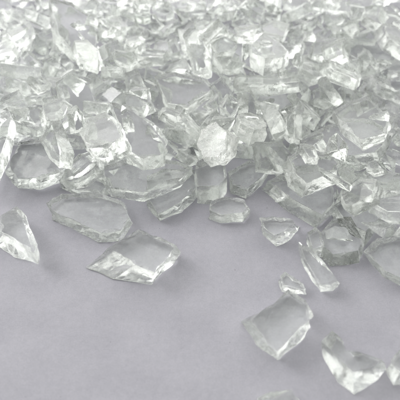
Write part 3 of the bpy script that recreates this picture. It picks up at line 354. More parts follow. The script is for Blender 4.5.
FILL_LABELS = {
"f374": "large flat many sided glass plate behind and left of the steep triangle with tip down",
"f702": "midsize steep four sided glass plate behind the smooth oval plate",
"f221": "midsize flat many sided glass plate behind and left of the tilted top right chunk",
"f207": "large tilted many sided glass plate behind the upright triangle chunk",
"f227": "midsize tilted many sided glass plate left of the large grey rear plate",
"f640": "midsize steep four sided glass plate right of the cloudy rear lump",
"f705": "midsize flat four sided glass plate behind and left of the large clear rear chunk",
"f279": "midsize tilted many sided glass plate in front and right of the long low middle plate",
"f675": "small clear glass lump left of the wide smooth right plate",
"f670": "midsize steep many sided glass plate behind and left of the tall rough rear chunk",
"f678": "small tilted many sided glass plate behind the lilac plate at the back",
"f626": "midsize steep triangular glass plate in front and left of the smooth oval plate",
"f638": "small steep many sided glass plate right of the long pale plate",
"f205": "large flat many sided glass plate behind the large clear rear chunk",
"f692": "small steep triangular glass plate behind and right of the tall rough rear chunk",
"f239": "midsize tilted four sided glass plate in front and left of the upright triangle chunk",
"f685": "small tilted many sided glass plate behind the upright triangle chunk",
"f341": "midsize clear glass lump in front of the leaning plate at the right edge",
"f648": "small steep many sided glass plate right of the round left chunk",
"f25": "large flat many sided glass plate in front and left of the tilted top right chunk",
"f240": "large four sided glass plate at the top edge behind the tall rough rear chunk",
"f299": "small steep many sided glass plate in front and left of the large grey rear plate",
"f684": "nearest midsize many sided glass plate at the top edge behind the long low middle plate",
"f607": "small tilted many sided glass plate in front of the leaf shaped plate",
"f512": "small steep four sided glass plate behind and left of the cloudy rear lump",
"f591": "tiny flat four sided glass plate behind the boxy corner chunk",
"f234": "nearest midsize many sided glass plate at the right edge behind the bright rimmed tilted plate",
"f701": "small tilted triangular glass plate behind the high bright left chunk",
"f231": "small tilted four sided glass plate behind and left of the round left chunk",
"f449": "small tilted four sided glass plate behind the round left chunk",
"f639": "small tilted many sided glass plate in front of the upright triangle chunk",
"f498": "tiny clear glass lump behind the rounded corner plate",
"f330": "nearest small many sided glass plate at the left edge behind the broad left corner plate",
"f303": "midsize clear glass lump right of the long low middle plate",
"f290": "small steep many sided glass plate left of the tilted top right chunk",
"f691": "tiny slim glass splinter right of the boxy corner chunk",
"f632": "small steep many sided glass plate right of the leaf shaped plate",
"f677": "small steep triangular glass plate in front and right of the leaf shaped plate",
"f344": "large tilted many sided glass plate right of the cloudy front lump",
"f18": "midsize flat triangular glass plate behind and left of the tall rough rear chunk",
"f88": "midsize clear glass lump behind and left of the clear plate behind the high chunk",
"f392": "small clear glass lump behind the leaf shaped plate",
"f229": "midsize tilted many sided glass plate in front and left of the tilted top right chunk",
"f7": "midsize tilted many sided glass plate behind and left of the smooth oval plate",
"f40": "midsize four sided glass plate at the left edge left of the large grey rear plate",
"f666": "small clear glass lump in front and right of the leaf shaped plate",
"f158": "midsize tilted many sided glass plate right of the steep triangle with tip down",
"f343": "midsize tilted four sided glass plate left of the high bright rear plate",
"f385": "midsize steep four sided glass plate in front of the smooth oval plate",
"f155": "large flat many sided glass plate in front and right of the long low middle plate",
"f434": "small steep four sided glass plate behind and right of the upright triangle chunk",
"f334": "midsize tilted four sided glass plate behind and left of the round left chunk",
"f697": "small tilted many sided glass plate in front and left of the cloudy front lump",
"f213": "nearest small tilted many sided glass plate in front and right of the upright triangle chunk",
"f97": "small flat four sided glass plate behind and left of the tall rough rear chunk",
"f454": "small steep many sided glass plate left of the tall rough rear chunk",
"f185": "midsize clear glass lump right of the large clear rear chunk",
"f537": "tiny tilted many sided glass plate behind the bright rimmed tilted plate",
"f203": "midsize many sided glass plate at the right edge behind the ribbed fragment at the right",
"f16": "large flat many sided glass plate behind and right of the high bright rear plate",
"f422": "small steep many sided glass plate in front of the wide smooth right plate",
"f86": "large flat many sided glass plate behind and right of the long pale plate",
"f121": "large flat many sided glass plate right of the large clear rear chunk",
"f491": "tiny tilted four sided glass plate left of the long straight sided plate",
"f695": "small steep four sided glass plate behind and left of the bright rimmed tilted plate",
"f706": "tiny clear glass lump left of the round left chunk",
"f660": "small flat four sided glass plate in front of the middle of the top edge",
"f627": "small steep four sided glass plate left of the large clear rear chunk",
"f707": "tiny clear glass lump in front of the upright triangle chunk",
"f271": "small steep many sided glass plate in front of the high bright rear plate",
"f682": "nearest midsize four sided glass plate at the top edge behind the upright triangle chunk",
"f673": "small many sided glass plate at the top edge behind the large clear rear chunk",
"f671": "nearest small clear glass lump left of the large right triangle",
"f265": "small many sided glass plate at the top edge behind the high bright rear plate",
"f9": "small four sided glass plate at the right edge right of the large right triangle",
"f152": "large four sided glass plate at the top edge left of the top right photo corner",
"f676": "midsize four sided glass plate at the top edge left of the top right photo corner",
"f416": "small tilted four sided glass plate behind and right of the large clear rear chunk",
"f165": "midsize four sided glass plate at the top edge behind the large clear rear chunk",
"f223": "small flat many sided glass plate in front and right of the leaf shaped plate",
"f457": "small four sided glass plate at the right edge right of the wide smooth right plate",
"f583": "tiny steep many sided glass plate behind and left of the long pale plate",
"f242": "nearest midsize many sided glass plate at the top edge behind the smooth oval plate",
"f662": "small clear glass lump behind and right of the bright rimmed tilted plate",
"f698": "small glass lump at the top edge behind the large clear rear chunk",
"f549": "tiny flat triangular glass plate behind and right of the large right triangle",
"f574": "small tilted triangular glass plate behind and left of the large right triangle",
"f261": "small steep many sided glass plate in front and right of the smooth oval plate",
"f486": "small tilted many sided glass plate in front of the long low middle plate",
"f282": "small steep four sided glass plate behind and right of the smooth oval plate",
"f376": "small steep triangular glass plate behind and left of the tall rough rear chunk",
"f111": "midsize clear glass lump behind the ribbed fragment at the right",
"f353": "small tilted many sided glass plate right of the large grey rear plate",
"f633": "tiny tilted many sided glass plate behind the large clear rear chunk",
"f283": "midsize steep four sided glass plate behind the cloudy front lump",
"f352": "small glass splinter at the right edge right of the wide smooth right plate",
"f609": "second nearest tiny tilted four sided glass plate right of the large grey rear plate",
"f29": "midsize steep many sided glass plate left of the clear plate behind the high chunk",
"f689": "small tilted many sided glass plate behind and left of the tilted top right chunk",
"f628": "small tilted four sided glass plate behind the large clear rear chunk",
"f145": "large flat many sided glass plate right of the white blade at the left edge",
"f651": "small clear glass lump behind lilac plate at the back, behind long low middle plate",
"f621": "small clear glass lump in front and left of the middle of the top edge",
"f52": "large flat many sided glass plate in front and left of the tall rough rear chunk",
"f0": "midsize flat four sided glass plate behind and left of the tilted top right chunk",
"f24": "small tilted many sided glass plate behind and right of the large clear rear chunk",
"f302": "small steep many sided glass plate behind the clear plate behind the high chunk",
"f159": "midsize tilted many sided glass plate behind the lilac plate at the back",
"f384": "small slim glass splinter behind and left of the tilted top right chunk",
"f694": "tiny flat four sided glass plate right of the large grey rear plate",
"f156": "small tilted many sided glass plate behind and right of the large grey rear plate",
"f133": "small flat many sided glass plate left of the tall rough rear chunk",
"f441": "tiny flat four sided glass plate behind and right of the large clear rear chunk",
"f403": "midsize many sided glass plate at the right edge behind the tilted top right chunk",
"f369": "small four sided glass plate at the right edge right of the smooth oval plate",
"f641": "nearest tiny many sided glass plate at the top edge behind the smooth oval plate",
"f2": "midsize flat four sided glass plate in front of the middle of the top edge",
"f191": "midsize tilted many sided glass plate left of the cloudy front lump",
"f411": "midsize tilted four sided glass plate behind and left of the tall rough rear chunk",
"f314": "midsize flat many sided glass plate left of the middle of the top edge",
"f559": "small steep triangular glass plate left of the long low middle plate",
"f492": "tiny steep triangular glass plate left of the wide smooth right plate",
"f241": "midsize tilted triangular glass plate in front and left of the large grey rear plate",
"f523": "tiny steep four sided glass plate in front and right of the large clear rear chunk",
"f579": "second nearest small many sided glass plate at the top edge behind the round left chunk",
"f10": "small tilted many sided glass plate left of the cloudy front lump",
"f661": "second nearest tiny clear glass lump behind and right of the high bright rear plate",
"f669": "tiny slim glass splinter right of the round left chunk",
"f610": "nearest tiny clear glass lump behind and left of the ribbed fragment at the right",
"f122": "small clear glass lump in front and left of the cloudy front lump",
"f175": "large flat many sided glass plate behind and left of the tall rough rear chunk",
"f611": "nearest tiny tilted four sided glass plate right of the large grey rear plate",
"f284": "second nearest small clear glass lump behind the smooth oval plate",
"f681": "nearest tiny clear glass lump in front and right of the long low middle plate",
"f532": "small many sided glass plate at the top edge near the middle of the top edge",
"f546": "tiny steep four sided glass plate right of the large clear rear chunk",
"f278": "small many sided glass plate at the right edge behind the tilted top right chunk",
"f116": "nearest large many sided glass plate at the left edge behind the broad left corner plate",
"f668": "small many sided glass plate at the left edge left of the round left chunk",
"f169": "tiny clear glass lump left of the upright triangle chunk",
"f703": "tiny steep many sided glass plate behind and left of the tilted top right chunk",
"f699": "small glass lump at the top edge right of the middle of the top edge",
"f585": "tiny flat many sided glass plate behind the large clear rear chunk",
"f62": "midsize glass lump at the top edge right of the top left photo corner",
"f345": "small four sided glass plate at the top edge left of the top right photo corner",
"f204": "midsize tilted many sided glass plate in front and right of the large clear rear chunk",
"f313": "midsize tilted many sided glass plate in front and right of the cloudy rear lump",
"f469": "nearest tiny clear glass lump behind and right of the large clear rear chunk",
"f560": "tiny tilted many sided glass plate left of the tilted top right chunk",
"f5": "large many sided glass plate at the top edge behind the high bright rear plate",
"f87": "second nearest small clear glass lump behind and right of the high bright rear plate",
"f216": "midsize steep triangular glass plate right of the lilac plate at the back",
"f606": "tiny clear glass lump behind and left of the boxy corner chunk",
"f655": "tiny clear glass lump behind and right of the lilac plate at the back",
"f362": "small four sided glass plate at the top edge behind the large grey rear plate",
"f468": "tiny many sided glass plate at the left edge left of the large grey rear plate",
"f326": "small clear glass lump behind bright rimmed tilted plate, in front of wide smooth right plate",
"f391": "tiny steep triangular glass plate behind and right of the high bright rear plate",
"f394": "small clear glass lump right of the large grey rear plate",
"f442": "tiny clear glass lump left of the high bright rear plate",
"f350": "midsize steep four sided glass plate behind the clear plate behind the high chunk",
"f93": "third nearest small clear glass lump behind and right of the large clear rear chunk",
"f233": "midsize triangular glass plate at the top edge behind the large clear rear chunk",
"f357": "small tilted four sided glass plate in front and left of the smooth oval plate",
"f435": "tiny steep four sided glass plate behind and right of the large clear rear chunk",
"f69": "midsize flat four sided glass plate left of the wide smooth right plate",
"f672": "tiny clear glass lump behind and right of the long pale plate",
"f28": "midsize many sided glass plate at the top edge behind the lilac plate at the back",
"f94": "small clear glass lump in front of the high bright rear plate",
"f295": "tiny clear glass lump in front of the tilted top right chunk",
"f713": "nearest tiny clear glass lump left of the tilted top right chunk",
"f659": "small triangular glass plate at the top edge behind upright triangle chunk, behind leaf shaped plate",
"f178": "small flat many sided glass plate behind the lilac plate at the back",
"f135": "midsize tilted many sided glass plate in front and left of the large grey rear plate",
"f539": "second nearest tiny clear glass lump right of the large grey rear plate",
"f567": "fourth nearest small clear glass lump behind and right of the large clear rear chunk",
"f680": "small steep many sided glass plate in front and left of the tilted top right chunk",
"f294": "nearest tiny clear glass lump behind and left of the tall rough rear chunk",
"f335": "midsize steep triangular glass plate left of the high bright rear plate",
"f183": "midsize tilted many sided glass plate left of the upright triangle chunk",
"f461": "tiny steep many sided glass plate behind and right of the high bright rear plate",
"f304": "second nearest small triangular glass plate at the top edge behind the upright triangle chunk",
"f504": "tiny many sided glass plate at the top edge right of the top left photo corner",
"f48": "large four sided glass plate at the top edge behind the large clear rear chunk",
"f700": "tiny slim glass splinter behind the cloudy rear lump",
"f409": "small flat triangular glass plate left of the tilted top right chunk",
"f544": "tiny tilted triangular glass plate behind the leaning plate at the right edge",
"f42": "midsize flat many sided glass plate behind upright triangle chunk, left of tall rough rear chunk",
"f520": "tiny steep four sided glass plate behind the round left chunk",
"f412": "small tilted four sided glass plate in front of the smooth oval plate",
"f256": "small steep four sided glass plate left of the large right triangle",
"f382": "small glass lump at the top edge right of the top left photo corner",
"f686": "tiny triangular glass plate at the top edge right of the middle of the top edge",
"f365": "midsize tilted four sided glass plate in front and right of the tall rough rear chunk",
"f320": "small clear glass lump left of the bright rimmed tilted plate",
"f601": "tiny glass lump at the right edge behind the tilted top right chunk",
"f285": "midsize triangular glass plate at the left edge behind and left of the round left chunk",
"f471": "tiny clear glass lump left of the long low middle plate",
"f264": "small glass splinter at the top edge behind and right of the large grey rear plate",
"f696": "second nearest tiny slim glass splinter behind the tall rough rear chunk",
"f594": "tiny slim glass splinter right of the long pale plate",
"f202": "small flat triangular glass plate behind and left of the large grey rear plate",
"f359": "small tilted four sided glass plate behind and right of the high bright rear plate",
"f366": "midsize tilted triangular glass plate left of the top right photo corner",
"f378": "small triangular glass plate at the right edge right of the rounded corner plate",
"f128": "small steep triangular glass plate behind and right of the long low middle plate",
"f614": "nearest tiny slim glass splinter right of the large grey rear plate",
"f322": "tiny steep triangular glass plate in front and left of the high bright rear plate",
"f598": "second nearest tiny steep many sided glass plate left of the high bright rear plate",
"f53": "midsize tilted many sided glass plate right of the upright triangle chunk",
"f711": "small slim glass splinter behind and right of the leaf shaped plate",
"f637": "nearest small clear glass lump in front and right of the middle of the top edge",
"f108": "small clear glass lump in front of the middle of the top edge",
"f112": "small flat four sided glass plate right of the top left photo corner",
"f189": "small many sided glass plate at the top edge behind the tall rough rear chunk",
"f450": "tiny tilted many sided glass plate left of the large right triangle",
"f324": "nearest small tilted many sided glass plate right of the high bright rear plate",
"f244": "second nearest small clear glass lump left of the large grey rear plate",
"f414": "small steep many sided glass plate behind and left of the tilted top right chunk",
"f479": "tiny clear glass lump in front and left of the leaf shaped plate",
"f447": "tiny clear glass lump left of tilted top right chunk, right of large clear rear chunk",
"f8": "small clear glass lump behind the upright triangle chunk",
"f100": "small tilted triangular glass plate in front of the long low middle plate",
"f141": "midsize steep four sided glass plate in front and right of the smooth oval plate",
"f432": "tiny steep many sided glass plate in front of the leaf shaped plate",
"f650": "tiny slim glass splinter in front and left of the top right photo corner",
"f439": "tiny tilted many sided glass plate left of the ribbed fragment at the right",
"f658": "tiny clear glass lump in front of the middle of the top edge",
"f538": "small tilted many sided glass plate behind the round left chunk",
"f463": "small steep many sided glass plate in front and right of the long pale plate",
"f654": "nearest tiny clear glass lump in front and right of the high bright rear plate",
"f596": "tiny clear glass lump left of the bright rimmed tilted plate",
"f211": "small clear glass lump in front and left of the smooth oval plate",
"f115": "midsize flat many sided glass plate behind and left of the long low middle plate",
"f136": "nearest small clear glass lump in front and right of the wide smooth right plate",
"f521": "tiny clear glass lump left of the tall rough rear chunk",
"f542": "small flat triangular glass plate behind the large clear rear chunk",
"f246": "midsize clear glass lump behind the lilac plate at the back",
"f679": "fifth nearest tiny clear glass lump behind and right of the large clear rear chunk",
"f497": "small steep many sided glass plate in front and right of the leaf shaped plate",
"f380": "nearest small clear glass lump behind and left of the wide smooth right plate",
"f528": "tiny tilted four sided glass plate behind the lilac plate at the back",
"f635": "tiny clear glass lump in front and right of the wide smooth right plate",
"f259": "small clear glass lump left of the cloudy front lump",
"f176": "large clear glass lump in front and left of the cloudy rear lump",
"f383": "small tilted triangular glass plate behind and left of the high bright left chunk",
"f489": "nearest tiny slim glass splinter behind and left of the tall rough rear chunk",
"f629": "tiny clear glass lump behind the bright rimmed tilted plate",
"f612": "tiny glass lump at the top edge behind and right of the large grey rear plate",
"f174": "midsize clear glass lump behind and right of the smooth oval plate",
"f421": "tiny four sided glass plate at the top edge left of the top right photo corner",
"f428": "tiny steep many sided glass plate in front of the large grey rear plate",
"f354": "nearest small clear glass lump left of the large grey rear plate",
"f460": "tiny slim glass splinter in front and right of the large grey rear plate",
"f644": "tiny clear glass lump behind upright triangle chunk, behind leaf shaped plate",
"f667": "tiny slim glass splinter behind and right of tall rough rear chunk, behind leaf shaped plate",
"f325": "small tilted four sided glass plate behind the large right triangle",
"f566": "tiny clear glass lump behind and right of tall rough rear chunk, behind leaf shaped plate",
"f581": "tiny clear glass lump in front of the tall rough rear chunk",
"f137": "tiny clear glass lump behind and right of the large grey rear plate",
"f82": "small clear glass lump in front and left of the large grey rear plate",
"f157": "midsize steep many sided glass plate behind and left of the tilted top right chunk",
"f653": "nearest tiny clear glass lump in front and right of the middle of the top edge",
"f404": "nearest small clear glass lump behind and right of the large clear rear chunk",
"f431": "tiny tilted four sided glass plate in front and left of the large clear rear chunk",
"f550": "third nearest tiny steep many sided glass plate left of the high bright rear plate",
"f180": "small clear glass lump behind and left of the large grey rear plate",
"f522": "tiny clear glass lump in front and right of the lilac plate at the back",
"f140": "small clear glass lump in front and right of the high bright rear plate",
"f643": "nearest tiny clear glass lump left of the middle of the top edge",
"f35": "midsize flat triangular glass plate in front of the smooth oval plate",
"f502": "tiny steep four sided glass plate left of the tall rough rear chunk",
"f167": "midsize many sided glass plate at the top edge left of the top right photo corner",
"f99": "midsize flat four sided glass plate behind the bright rimmed tilted plate",
"f569": "second nearest tiny clear glass lump behind and right of the large clear rear chunk",
"f95": "midsize flat four sided glass plate in front and right of the high bright left chunk",
"f395": "tiny glass lump at the top edge behind smooth oval plate, behind long low middle plate",
"f478": "tiny slim glass splinter behind the large clear rear chunk",
"f589": "tiny tilted four sided glass plate left of the middle of the top edge",
"f311": "tiny steep four sided glass plate behind the lilac plate at the back",
"f402": "small slim glass splinter in front and left of the long low middle plate",
"f543": "tiny clear glass lump behind and left of the large clear rear chunk",
"f129": "nearest tiny clear glass lump in front and left of the middle of the top edge",
"f226": "nearest tiny clear glass lump behind and left of the tilted top right chunk",
"f361": "small tilted many sided glass plate behind and left of the round left chunk",
"f85": "midsize clear glass lump behind and left of the tall rough rear chunk",
"f163": "large flat triangular glass plate behind and right of the large clear rear chunk",
"f243": "small clear glass lump left of the high bright rear plate",
"f712": "nearest tiny clear glass lump behind the upright triangle chunk",
"f704": "nearest tiny glass lump at the top edge left of the middle of the top edge",
"f408": "tiny slim glass splinter in front and left of the smooth oval plate",
"f455": "tiny clear glass lump behind and left of smooth oval plate, behind long low middle plate",
"f458": "tiny steep many sided glass plate behind and right of the cloudy rear lump",
"f683": "midsize four sided glass plate at the top edge right of the top left photo corner",
"f123": "nearest small clear glass lump behind the smooth oval plate",
"f126": "midsize tilted many sided glass plate in front and right of the tall rough rear chunk",
"f693": "second nearest tiny clear glass lump in front and right of the long low middle plate",
"f286": "second nearest tiny slim glass splinter right of the large grey rear plate",
"f333": "tiny slim glass splinter left of the tall rough rear chunk",
"f154": "midsize many sided glass plate at the left edge left of the large grey rear plate",
"f541": "third nearest tiny clear glass lump right of the large grey rear plate",
"f37": "small glass splinter at the right edge in front of the top right photo corner",
"f462": "tiny clear glass lump behind high bright left chunk, behind and left of long pale plate",
"f15": "small clear glass lump behind and left of the tilted top right chunk",
"f425": "tiny steep triangular glass plate behind the lilac plate at the back",
"f656": "small four sided glass plate at the top edge behind the lilac plate at the back",
"f220": "tiny clear glass lump behind and left of the high bright left chunk",
"f319": "midsize clear glass lump left of the boxy corner chunk",
"f89": "tiny clear glass lump behind and left of the bright rimmed tilted plate",
"f68": "midsize flat four sided glass plate behind and right of the large grey rear plate",
"f36": "small slim glass splinter behind and left of the wide smooth right plate",
"f364": "small clear glass lump behind and left of the clear plate behind the high chunk",
"f377": "nearest small clear glass lump behind the lilac plate at the back",
"f500": "tiny clear glass lump right of the top left photo corner",
"f674": "tiny slim glass splinter in front and right of the upright triangle chunk",
"f164": "midsize steep triangular glass plate behind and left of the cloudy rear lump",
"f310": "tiny slim glass splinter behind and left of the smooth oval plate",
"f410": "small steep many sided glass plate left of the middle of the top edge",
"f642": "tiny glass lump at the top edge behind tall rough rear chunk, behind upright triangle chunk",
"f298": "tiny slim glass splinter in front and left of the high bright rear plate",
"f620": "nearest tiny clear glass lump left of the top right photo corner",
"f197": "nearest tiny slim glass splinter in front and right of the middle of the top edge",
"f388": "fourth nearest tiny clear glass lump behind the tall rough rear chunk",
"f475": "tiny slim glass splinter in front of the middle of the top edge",
"f485": "second nearest tiny glass splinter at the left edge left of the large grey rear plate",
"f26": "small slim glass splinter left of the wide smooth right plate",
"f407": "small many sided glass plate at the left edge near the round left chunk",
"f445": "tiny slim glass splinter behind and right of the high bright rear plate",
"f548": "third nearest tiny clear glass lump behind and right of the large clear rear chunk",
"f270": "tiny glass lump at the top edge right of the top left photo corner",
"f292": "nearest small clear glass lump behind and right of the high bright rear plate",
"f417": "tiny flat many sided glass plate behind the high bright left chunk",
"f572": "nearest tiny clear glass lump behind and left of the smooth oval plate",
"f613": "tiny clear glass lump behind the clear plate behind the high chunk",
"f31": "small glass splinter at the top edge right of the top left photo corner",
"f224": "tiny clear glass lump in front and left of the tall rough rear chunk",
"f423": "tiny steep four sided glass plate behind and left of the wide smooth right plate",
"f484": "tiny slim glass splinter behind and left of the upright clear block",
"f194": "tiny slim glass splinter behind and left of the tilted top right chunk",
"f250": "tiny glass splinter at the right edge right of the large right triangle",
"f75": "midsize glass lump at the top edge behind the large clear rear chunk",
"f144": "small clear glass lump left of the smooth oval plate",
"f306": "second nearest tiny slim glass splinter behind and left of the tall rough rear chunk",
"f321": "small clear glass lump left of the long low middle plate",
"f372": "small clear glass lump behind and left of the boxy corner chunk",
"f690": "nearest tiny glass lump at the top edge right of the large grey rear plate",
"f51": "midsize tilted triangular glass plate behind the lilac plate at the back",
"f61": "second nearest small clear glass lump behind and right of the large clear rear chunk",
"f63": "midsize four sided glass plate at the top edge behind the lilac plate at the back",
"f181": "small clear glass lump behind the large clear rear chunk",
"f337": "nearest tiny four sided glass plate at the top edge behind the upright triangle chunk",
"f551": "nearest tiny clear glass lump behind and left of the upright triangle chunk",
"f269": "third nearest tiny clear glass lump behind and right of the high bright rear plate",
"f527": "nearest tiny glass splinter at the left edge in front of the top left photo corner"
}
# ---------------------------------------------------------------- materials
def new_mat(name):
    m = bpy.data.materials.new(name); m.use_nodes = True
    nt = m.node_tree; nt.nodes.clear()
    return m, nt, nt.nodes, nt.links

def glass_mat(name, rough, frost, bump_scale, bump, tint=(.985, .992, .985)):
    m, nt, N, L = new_mat(name)
    out = N.new('ShaderNodeOutputMaterial')
    tc = N.new('ShaderNodeTexCoord')
    info = N.new('ShaderNodeObjectInfo')
    off = N.new('ShaderNodeVectorMath'); off.operation = 'SCALE'; off.inputs[0].default_value = (37, 53, 71)
    L.new(info.outputs['Random'], off.inputs['Scale'])
    add = N.new('ShaderNodeVectorMath'); add.operation = 'ADD'
    L.new(tc.outputs['Object'], add.inputs[0]); L.new(off.outputs[0], add.inputs[1])
    def noise_(scale, detail, rg=.55, dist=0):
        n = N.new('ShaderNodeTexNoise'); n.inputs['Scale'].default_value = scale
        n.inputs['Detail'].default_value = detail; n.inputs['Roughness'].default_value = rg
        n.inputs['Distortion'].default_value = dist
        L.new(add.outputs[0], n.inputs['Vector']); return n
    def ramp(src, a, b, lo, hi):
        r = N.new('ShaderNodeMapRange'); r.inputs['From Min'].default_value = a; r.inputs['From Max'].default_value = b
        r.inputs['To Min'].default_value = lo; r.inputs['To Max'].default_value = hi
        L.new(src, r.inputs['Value']); return r.outputs['Result']
    g = N.new('ShaderNodeBsdfGlass'); g.inputs['IOR'].default_value = 1.5
    g.inputs['Color'].default_value = (*tint, 1)
    n1 = noise_(bump_scale, 4, .6, .6)
    n2 = noise_(bump_scale * 5, 4, .65, 1.2)
    L.new(ramp(noise_(2.2, 3).outputs['Fac'], .35, .7, rough * .4, rough * 1.5), g.inputs['Roughness'])
    b1 = N.new('ShaderNodeBump'); b1.inputs['Strength'].default_value = bump; b1.inputs['Distance'].default_value = .06
    L.new(n1.outputs['Fac'], b1.inputs['Height'])
    b2 = N.new('ShaderNodeBump'); b2.inputs['Strength'].default_value = bump * .8; b2.inputs['Distance'].default_value = .02
    L.new(n2.outputs['Fac'], b2.inputs['Height']); L.new(b1.outputs['Normal'], b2.inputs['Normal'])
    L.new(b2.outputs['Normal'], g.inputs['Normal'])
    # glass dust and crushed micro-chips lying on the surface
    d = N.new('ShaderNodeBsdfDiffuse'); d.inputs['Color'].default_value = (.97, .975, .955, 1)
    t = N.new('ShaderNodeBsdfTranslucent'); t.inputs['Color'].default_value = (.97, .975, .955, 1)
    dt = N.new('ShaderNodeMixShader'); dt.inputs[0].default_value = .35
    L.new(d.outputs[0], dt.inputs[1]); L.new(t.outputs[0], dt.inputs[2])
    fac = ramp(noise_(3.0, 6, .75, .8).outputs['Fac'], .46, .66, frost * .25, frost * 2.3)
    sp = ramp(noise_(38, 2, .5).outputs['Fac'], .66, .74, 0, .5)
    mx = N.new('ShaderNodeMath'); mx.operation = 'ADD'; mx.use_clamp = True
    L.new(fac, mx.inputs[0]); L.new(sp, mx.inputs[1])
    mix = N.new('ShaderNodeMixShader')
    L.new(mx.outputs[0], mix.inputs[0]); L.new(g.outputs[0], mix.inputs[1]); L.new(dt.outputs[0], mix.inputs[2])
    L.new(mix.outputs[0], out.inputs['Surface'])
    return m

MATS = [glass_mat('polished_glass', .012, .045, 1.3, .08), glass_mat('fractured_glass', .03, .09, 4.5, .4)]
CLOUDY = [glass_mat('cloudy_glass', .05, .22, 1.8, .3), glass_mat('cloudy_fractured_glass', .06, .28, 5.0, .6)]

# ---------------------------------------------------------------- paper
pm, nt, N, L = new_mat('lavender_grey_paper')
out = N.new('ShaderNodeOutputMaterial'); p = N.new('ShaderNodeBsdfPrincipled')
p.inputs['Roughness'].default_value = .85; p.inputs['Specular IOR Level'].default_value = .25
tc = N.new('ShaderNodeTexCoord')
n = N.new('ShaderNodeTexNoise'); n.inputs['Scale'].default_value = 9; n.inputs['Detail'].default_value = 8; n.inputs['Roughness'].default_value = .7
n2 = N.new('ShaderNodeTexNoise'); n2.inputs['Scale'].default_value = .9; n2.inputs['Detail'].default_value = 4
L.new(tc.outputs['Object'], n.inputs['Vector']); L.new(tc.outputs['Object'], n2.inputs['Vector'])
mixf = N.new('ShaderNodeMath'); mixf.operation = 'ADD'
L.new(n.outputs['Fac'], mixf.inputs[0]); L.new(n2.outputs['Fac'], mixf.inputs[1])
cr = N.new('ShaderNodeValToRGB')
cr.color_ramp.elements[0].position = .7; cr.color_ramp.elements[0].color = (.378, .370, .414, 1)
cr.color_ramp.elements[1].position = 1.3; cr.color_ramp.elements[1].color = (.440, .430, .476, 1)
half = N.new('ShaderNodeMath'); half.operation = 'MULTIPLY'; half.inputs[1].default_value = .5
cr.color_ramp.elements[0].position = .38; cr.color_ramp.elements[1].position = .62
L.new(mixf.outputs[0], half.inputs[0]); L.new(half.outputs[0], cr.inputs['Fac'])
# fine fibres, a few dark specks and slight waviness of the sheet
n3 = N.new('ShaderNodeTexNoise'); n3.inputs['Scale'].default_value = 34; n3.inputs['Detail'].default_value = 4; n3.inputs['Roughness'].default_value = .75
L.new(tc.outputs['Object'], n3.inputs['Vector'])
gr = N.new('ShaderNodeMapRange'); gr.inputs['From Min'].default_value = .3; gr.inputs['From Max'].default_value = .7
gr.inputs['To Min'].default_value = .90; gr.inputs['To Max'].default_value = 1.10
L.new(n3.outputs['Fac'], gr.inputs['Value'])
n4 = N.new('ShaderNodeTexNoise'); n4.inputs['Scale'].default_value = 11; n4.inputs['Detail'].default_value = 1
L.new(tc.outputs['Object'], n4.inputs['Vector'])
sk = N.new('ShaderNodeMapRange'); sk.inputs['From Min'].default_value = .80; sk.inputs['From Max'].default_value = .83
sk.inputs['To Min'].default_value = 1; sk.inputs['To Max'].default_value = .45
L.new(n4.outputs['Fac'], sk.inputs['Value'])
mu = N.new('ShaderNodeMath'); mu.operation = 'MULTIPLY'
L.new(gr.outputs['Result'], mu.inputs[0]); L.new(sk.outputs['Result'], mu.inputs[1])
sc_ = N.new('ShaderNodeVectorMath'); sc_.operation = 'SCALE'
L.new(cr.outputs['Color'], sc_.inputs[0]); L.new(mu.outputs[0], sc_.inputs['Scale'])
L.new(sc_.outputs[0], p.inputs['Base Color'])
bw = N.new('ShaderNodeBump'); bw.inputs['Strength'].default_value = .35; bw.inputs['Distance'].default_value = .25
nw = N.new('ShaderNodeTexNoise'); nw.inputs['Scale'].default_value = .35; nw.inputs['Detail'].default_value = 2
L.new(tc.outputs['Object'], nw.inputs['Vector']); L.new(nw.outputs['Fac'], bw.inputs['Height'])
b = N.new('ShaderNodeBump'); b.inputs['Strength'].default_value = .4; b.inputs['Distance'].default_value = .02
L.new(bw.outputs['Normal'], b.inputs['Normal']); L.new(n.outputs['Fac'], b.inputs['Height']); L.new(b.outputs['Normal'], p.inputs['Normal'])
L.new(p.outputs[0], out.inputs['Surface'])
bm = bmesh.new()
bmesh.ops.create_grid(bm, x_segments=1, y_segments=1, size=1)
for v in bm.verts: v.co = Vector((v.co.x * 45, v.co.y * 45 + 25, 0))
paper = link('paper', finish(bm, 'paper', [pm])); paper['kind'] = 'structure'

# ---------------------------------------------------------------- the glass
def place(o, key):
    x = BAKE[key]; o.location = x[:3]; o.rotation_quaternion = x[3:]
things = []
for i, d in enumerate(P):
    me, loc, rot = traced_mesh(i, d, CLOUDY if 'cloudy' in d['label'].split(' glass')[0] else MATS)
    o = link(d['name'], me, loc, rot)
    if d['layer'] == 0: o.location.z += .006      # rests on the paper's fibres
    if d['layer']:
        if 't%d' % i not in BAKE: continue
        place(o, 't%d' % i)
    o['label'] = d['label']; o['category'] = d['name'].replace('_', ' ')
    things.append(o)
fillers = []
for i in range(N_A + N_B + N_C + N_D):
    key = 'f%d' % i
    if key not in BAKE: continue
    me, s, nm = filler_mesh(i, MATS)
    o = link(nm, me); place(o, key)
    o['category'] = nm.replace('_', ' '); o['group'] = 'broken glass pieces in the heap'
    o['label'] = FILL_LABELS.get(key, 'clear piece of broken glass in the heap')
    fillers.append((i, o, s))

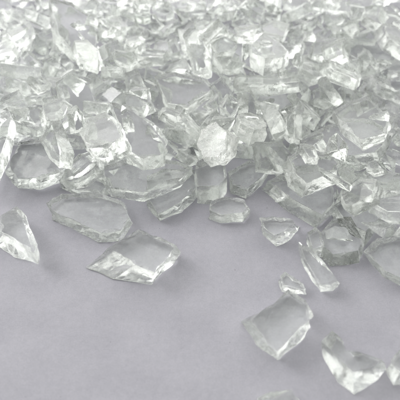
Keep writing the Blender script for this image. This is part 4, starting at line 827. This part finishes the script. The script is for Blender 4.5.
# ---------------------------------------------------------------- light: one big window behind on the left, a soft room
def area(name, loc, aim, size, power, col):
    l = bpy.data.lights.new(name, 'AREA'); l.shape = 'RECTANGLE'; l.size, l.size_y = size; l.energy = power; l.color = col
    o = bpy.data.objects.new(name, l); COL.objects.link(o); o.location = loc
    o.rotation_euler = (Vector(aim) - Vector(loc)).to_track_quat('-Z', 'Y').to_euler()
    return o
area('window_light', (-22, 48, 19), (0, 12, 0), (70, 28), 6000, (1, .995, .96))
area('side_window_light', (-42, 28, 34), (0, 13, 0), (24, 28), 9000, (1, .99, .98))
w = bpy.data.worlds.new('World'); scene.world = w; w.use_nodes = True
nt = w.node_tree; bg = nt.nodes['Background']
# a pale room: bright towards the windows and the ceiling, dark behind the viewer
tc = nt.nodes.new('ShaderNodeTexCoord'); dt = nt.nodes.new('ShaderNodeVectorMath'); dt.operation = 'DOT_PRODUCT'
dt.inputs[1].default_value = Vector((-.30, .62, .72)).normalized()
mr = nt.nodes.new('ShaderNodeMapRange'); mr.interpolation_type = 'SMOOTHSTEP'
mr.inputs['From Min'].default_value = -.15; mr.inputs['From Max'].default_value = .55
mr.inputs['To Min'].default_value = .04; mr.inputs['To Max'].default_value = .96
nt.links.new(tc.outputs['Generated'], dt.inputs[0]); nt.links.new(dt.outputs['Value'], mr.inputs['Value'])
nt.links.new(mr.outputs['Result'], bg.inputs['Strength'])
bg.inputs['Color'].default_value = (.99, 1.0, .965, 1)

# ---------------------------------------------------------------- camera
cam = bpy.data.cameras.new('camera'); co = bpy.data.objects.new('camera', cam); COL.objects.link(co)
cam.angle = CAM_FOV; cam.sensor_fit = 'HORIZONTAL'; cam.clip_start = .1; cam.clip_end = 500
co.location = CAM_P; co.rotation_euler = (math.pi / 2 - CAM_DEP, 0, 0)
cam.dof.use_dof = True; cam.dof.focus_distance = 13.6; cam.dof.aperture_fstop = .32
scene.camera = co
scene.view_settings.view_transform = 'Standard'; scene.view_settings.look = 'None'
scene.view_settings.exposure = .32; scene.view_settings.gamma = 1
scene.render.engine = 'CYCLES'
c = scene.cycles
c.max_bounces = 14; c.transmission_bounces = 12; c.glossy_bounces = 8; c.diffuse_bounces = 4; c.transparent_max_bounces = 8
c.caustics_refractive = True; c.caustics_reflective = True; c.blur_glossy = 0
c.sample_clamp_indirect = 6; c.use_denoising = True
c.use_adaptive_sampling = True; c.adaptive_threshold = .07
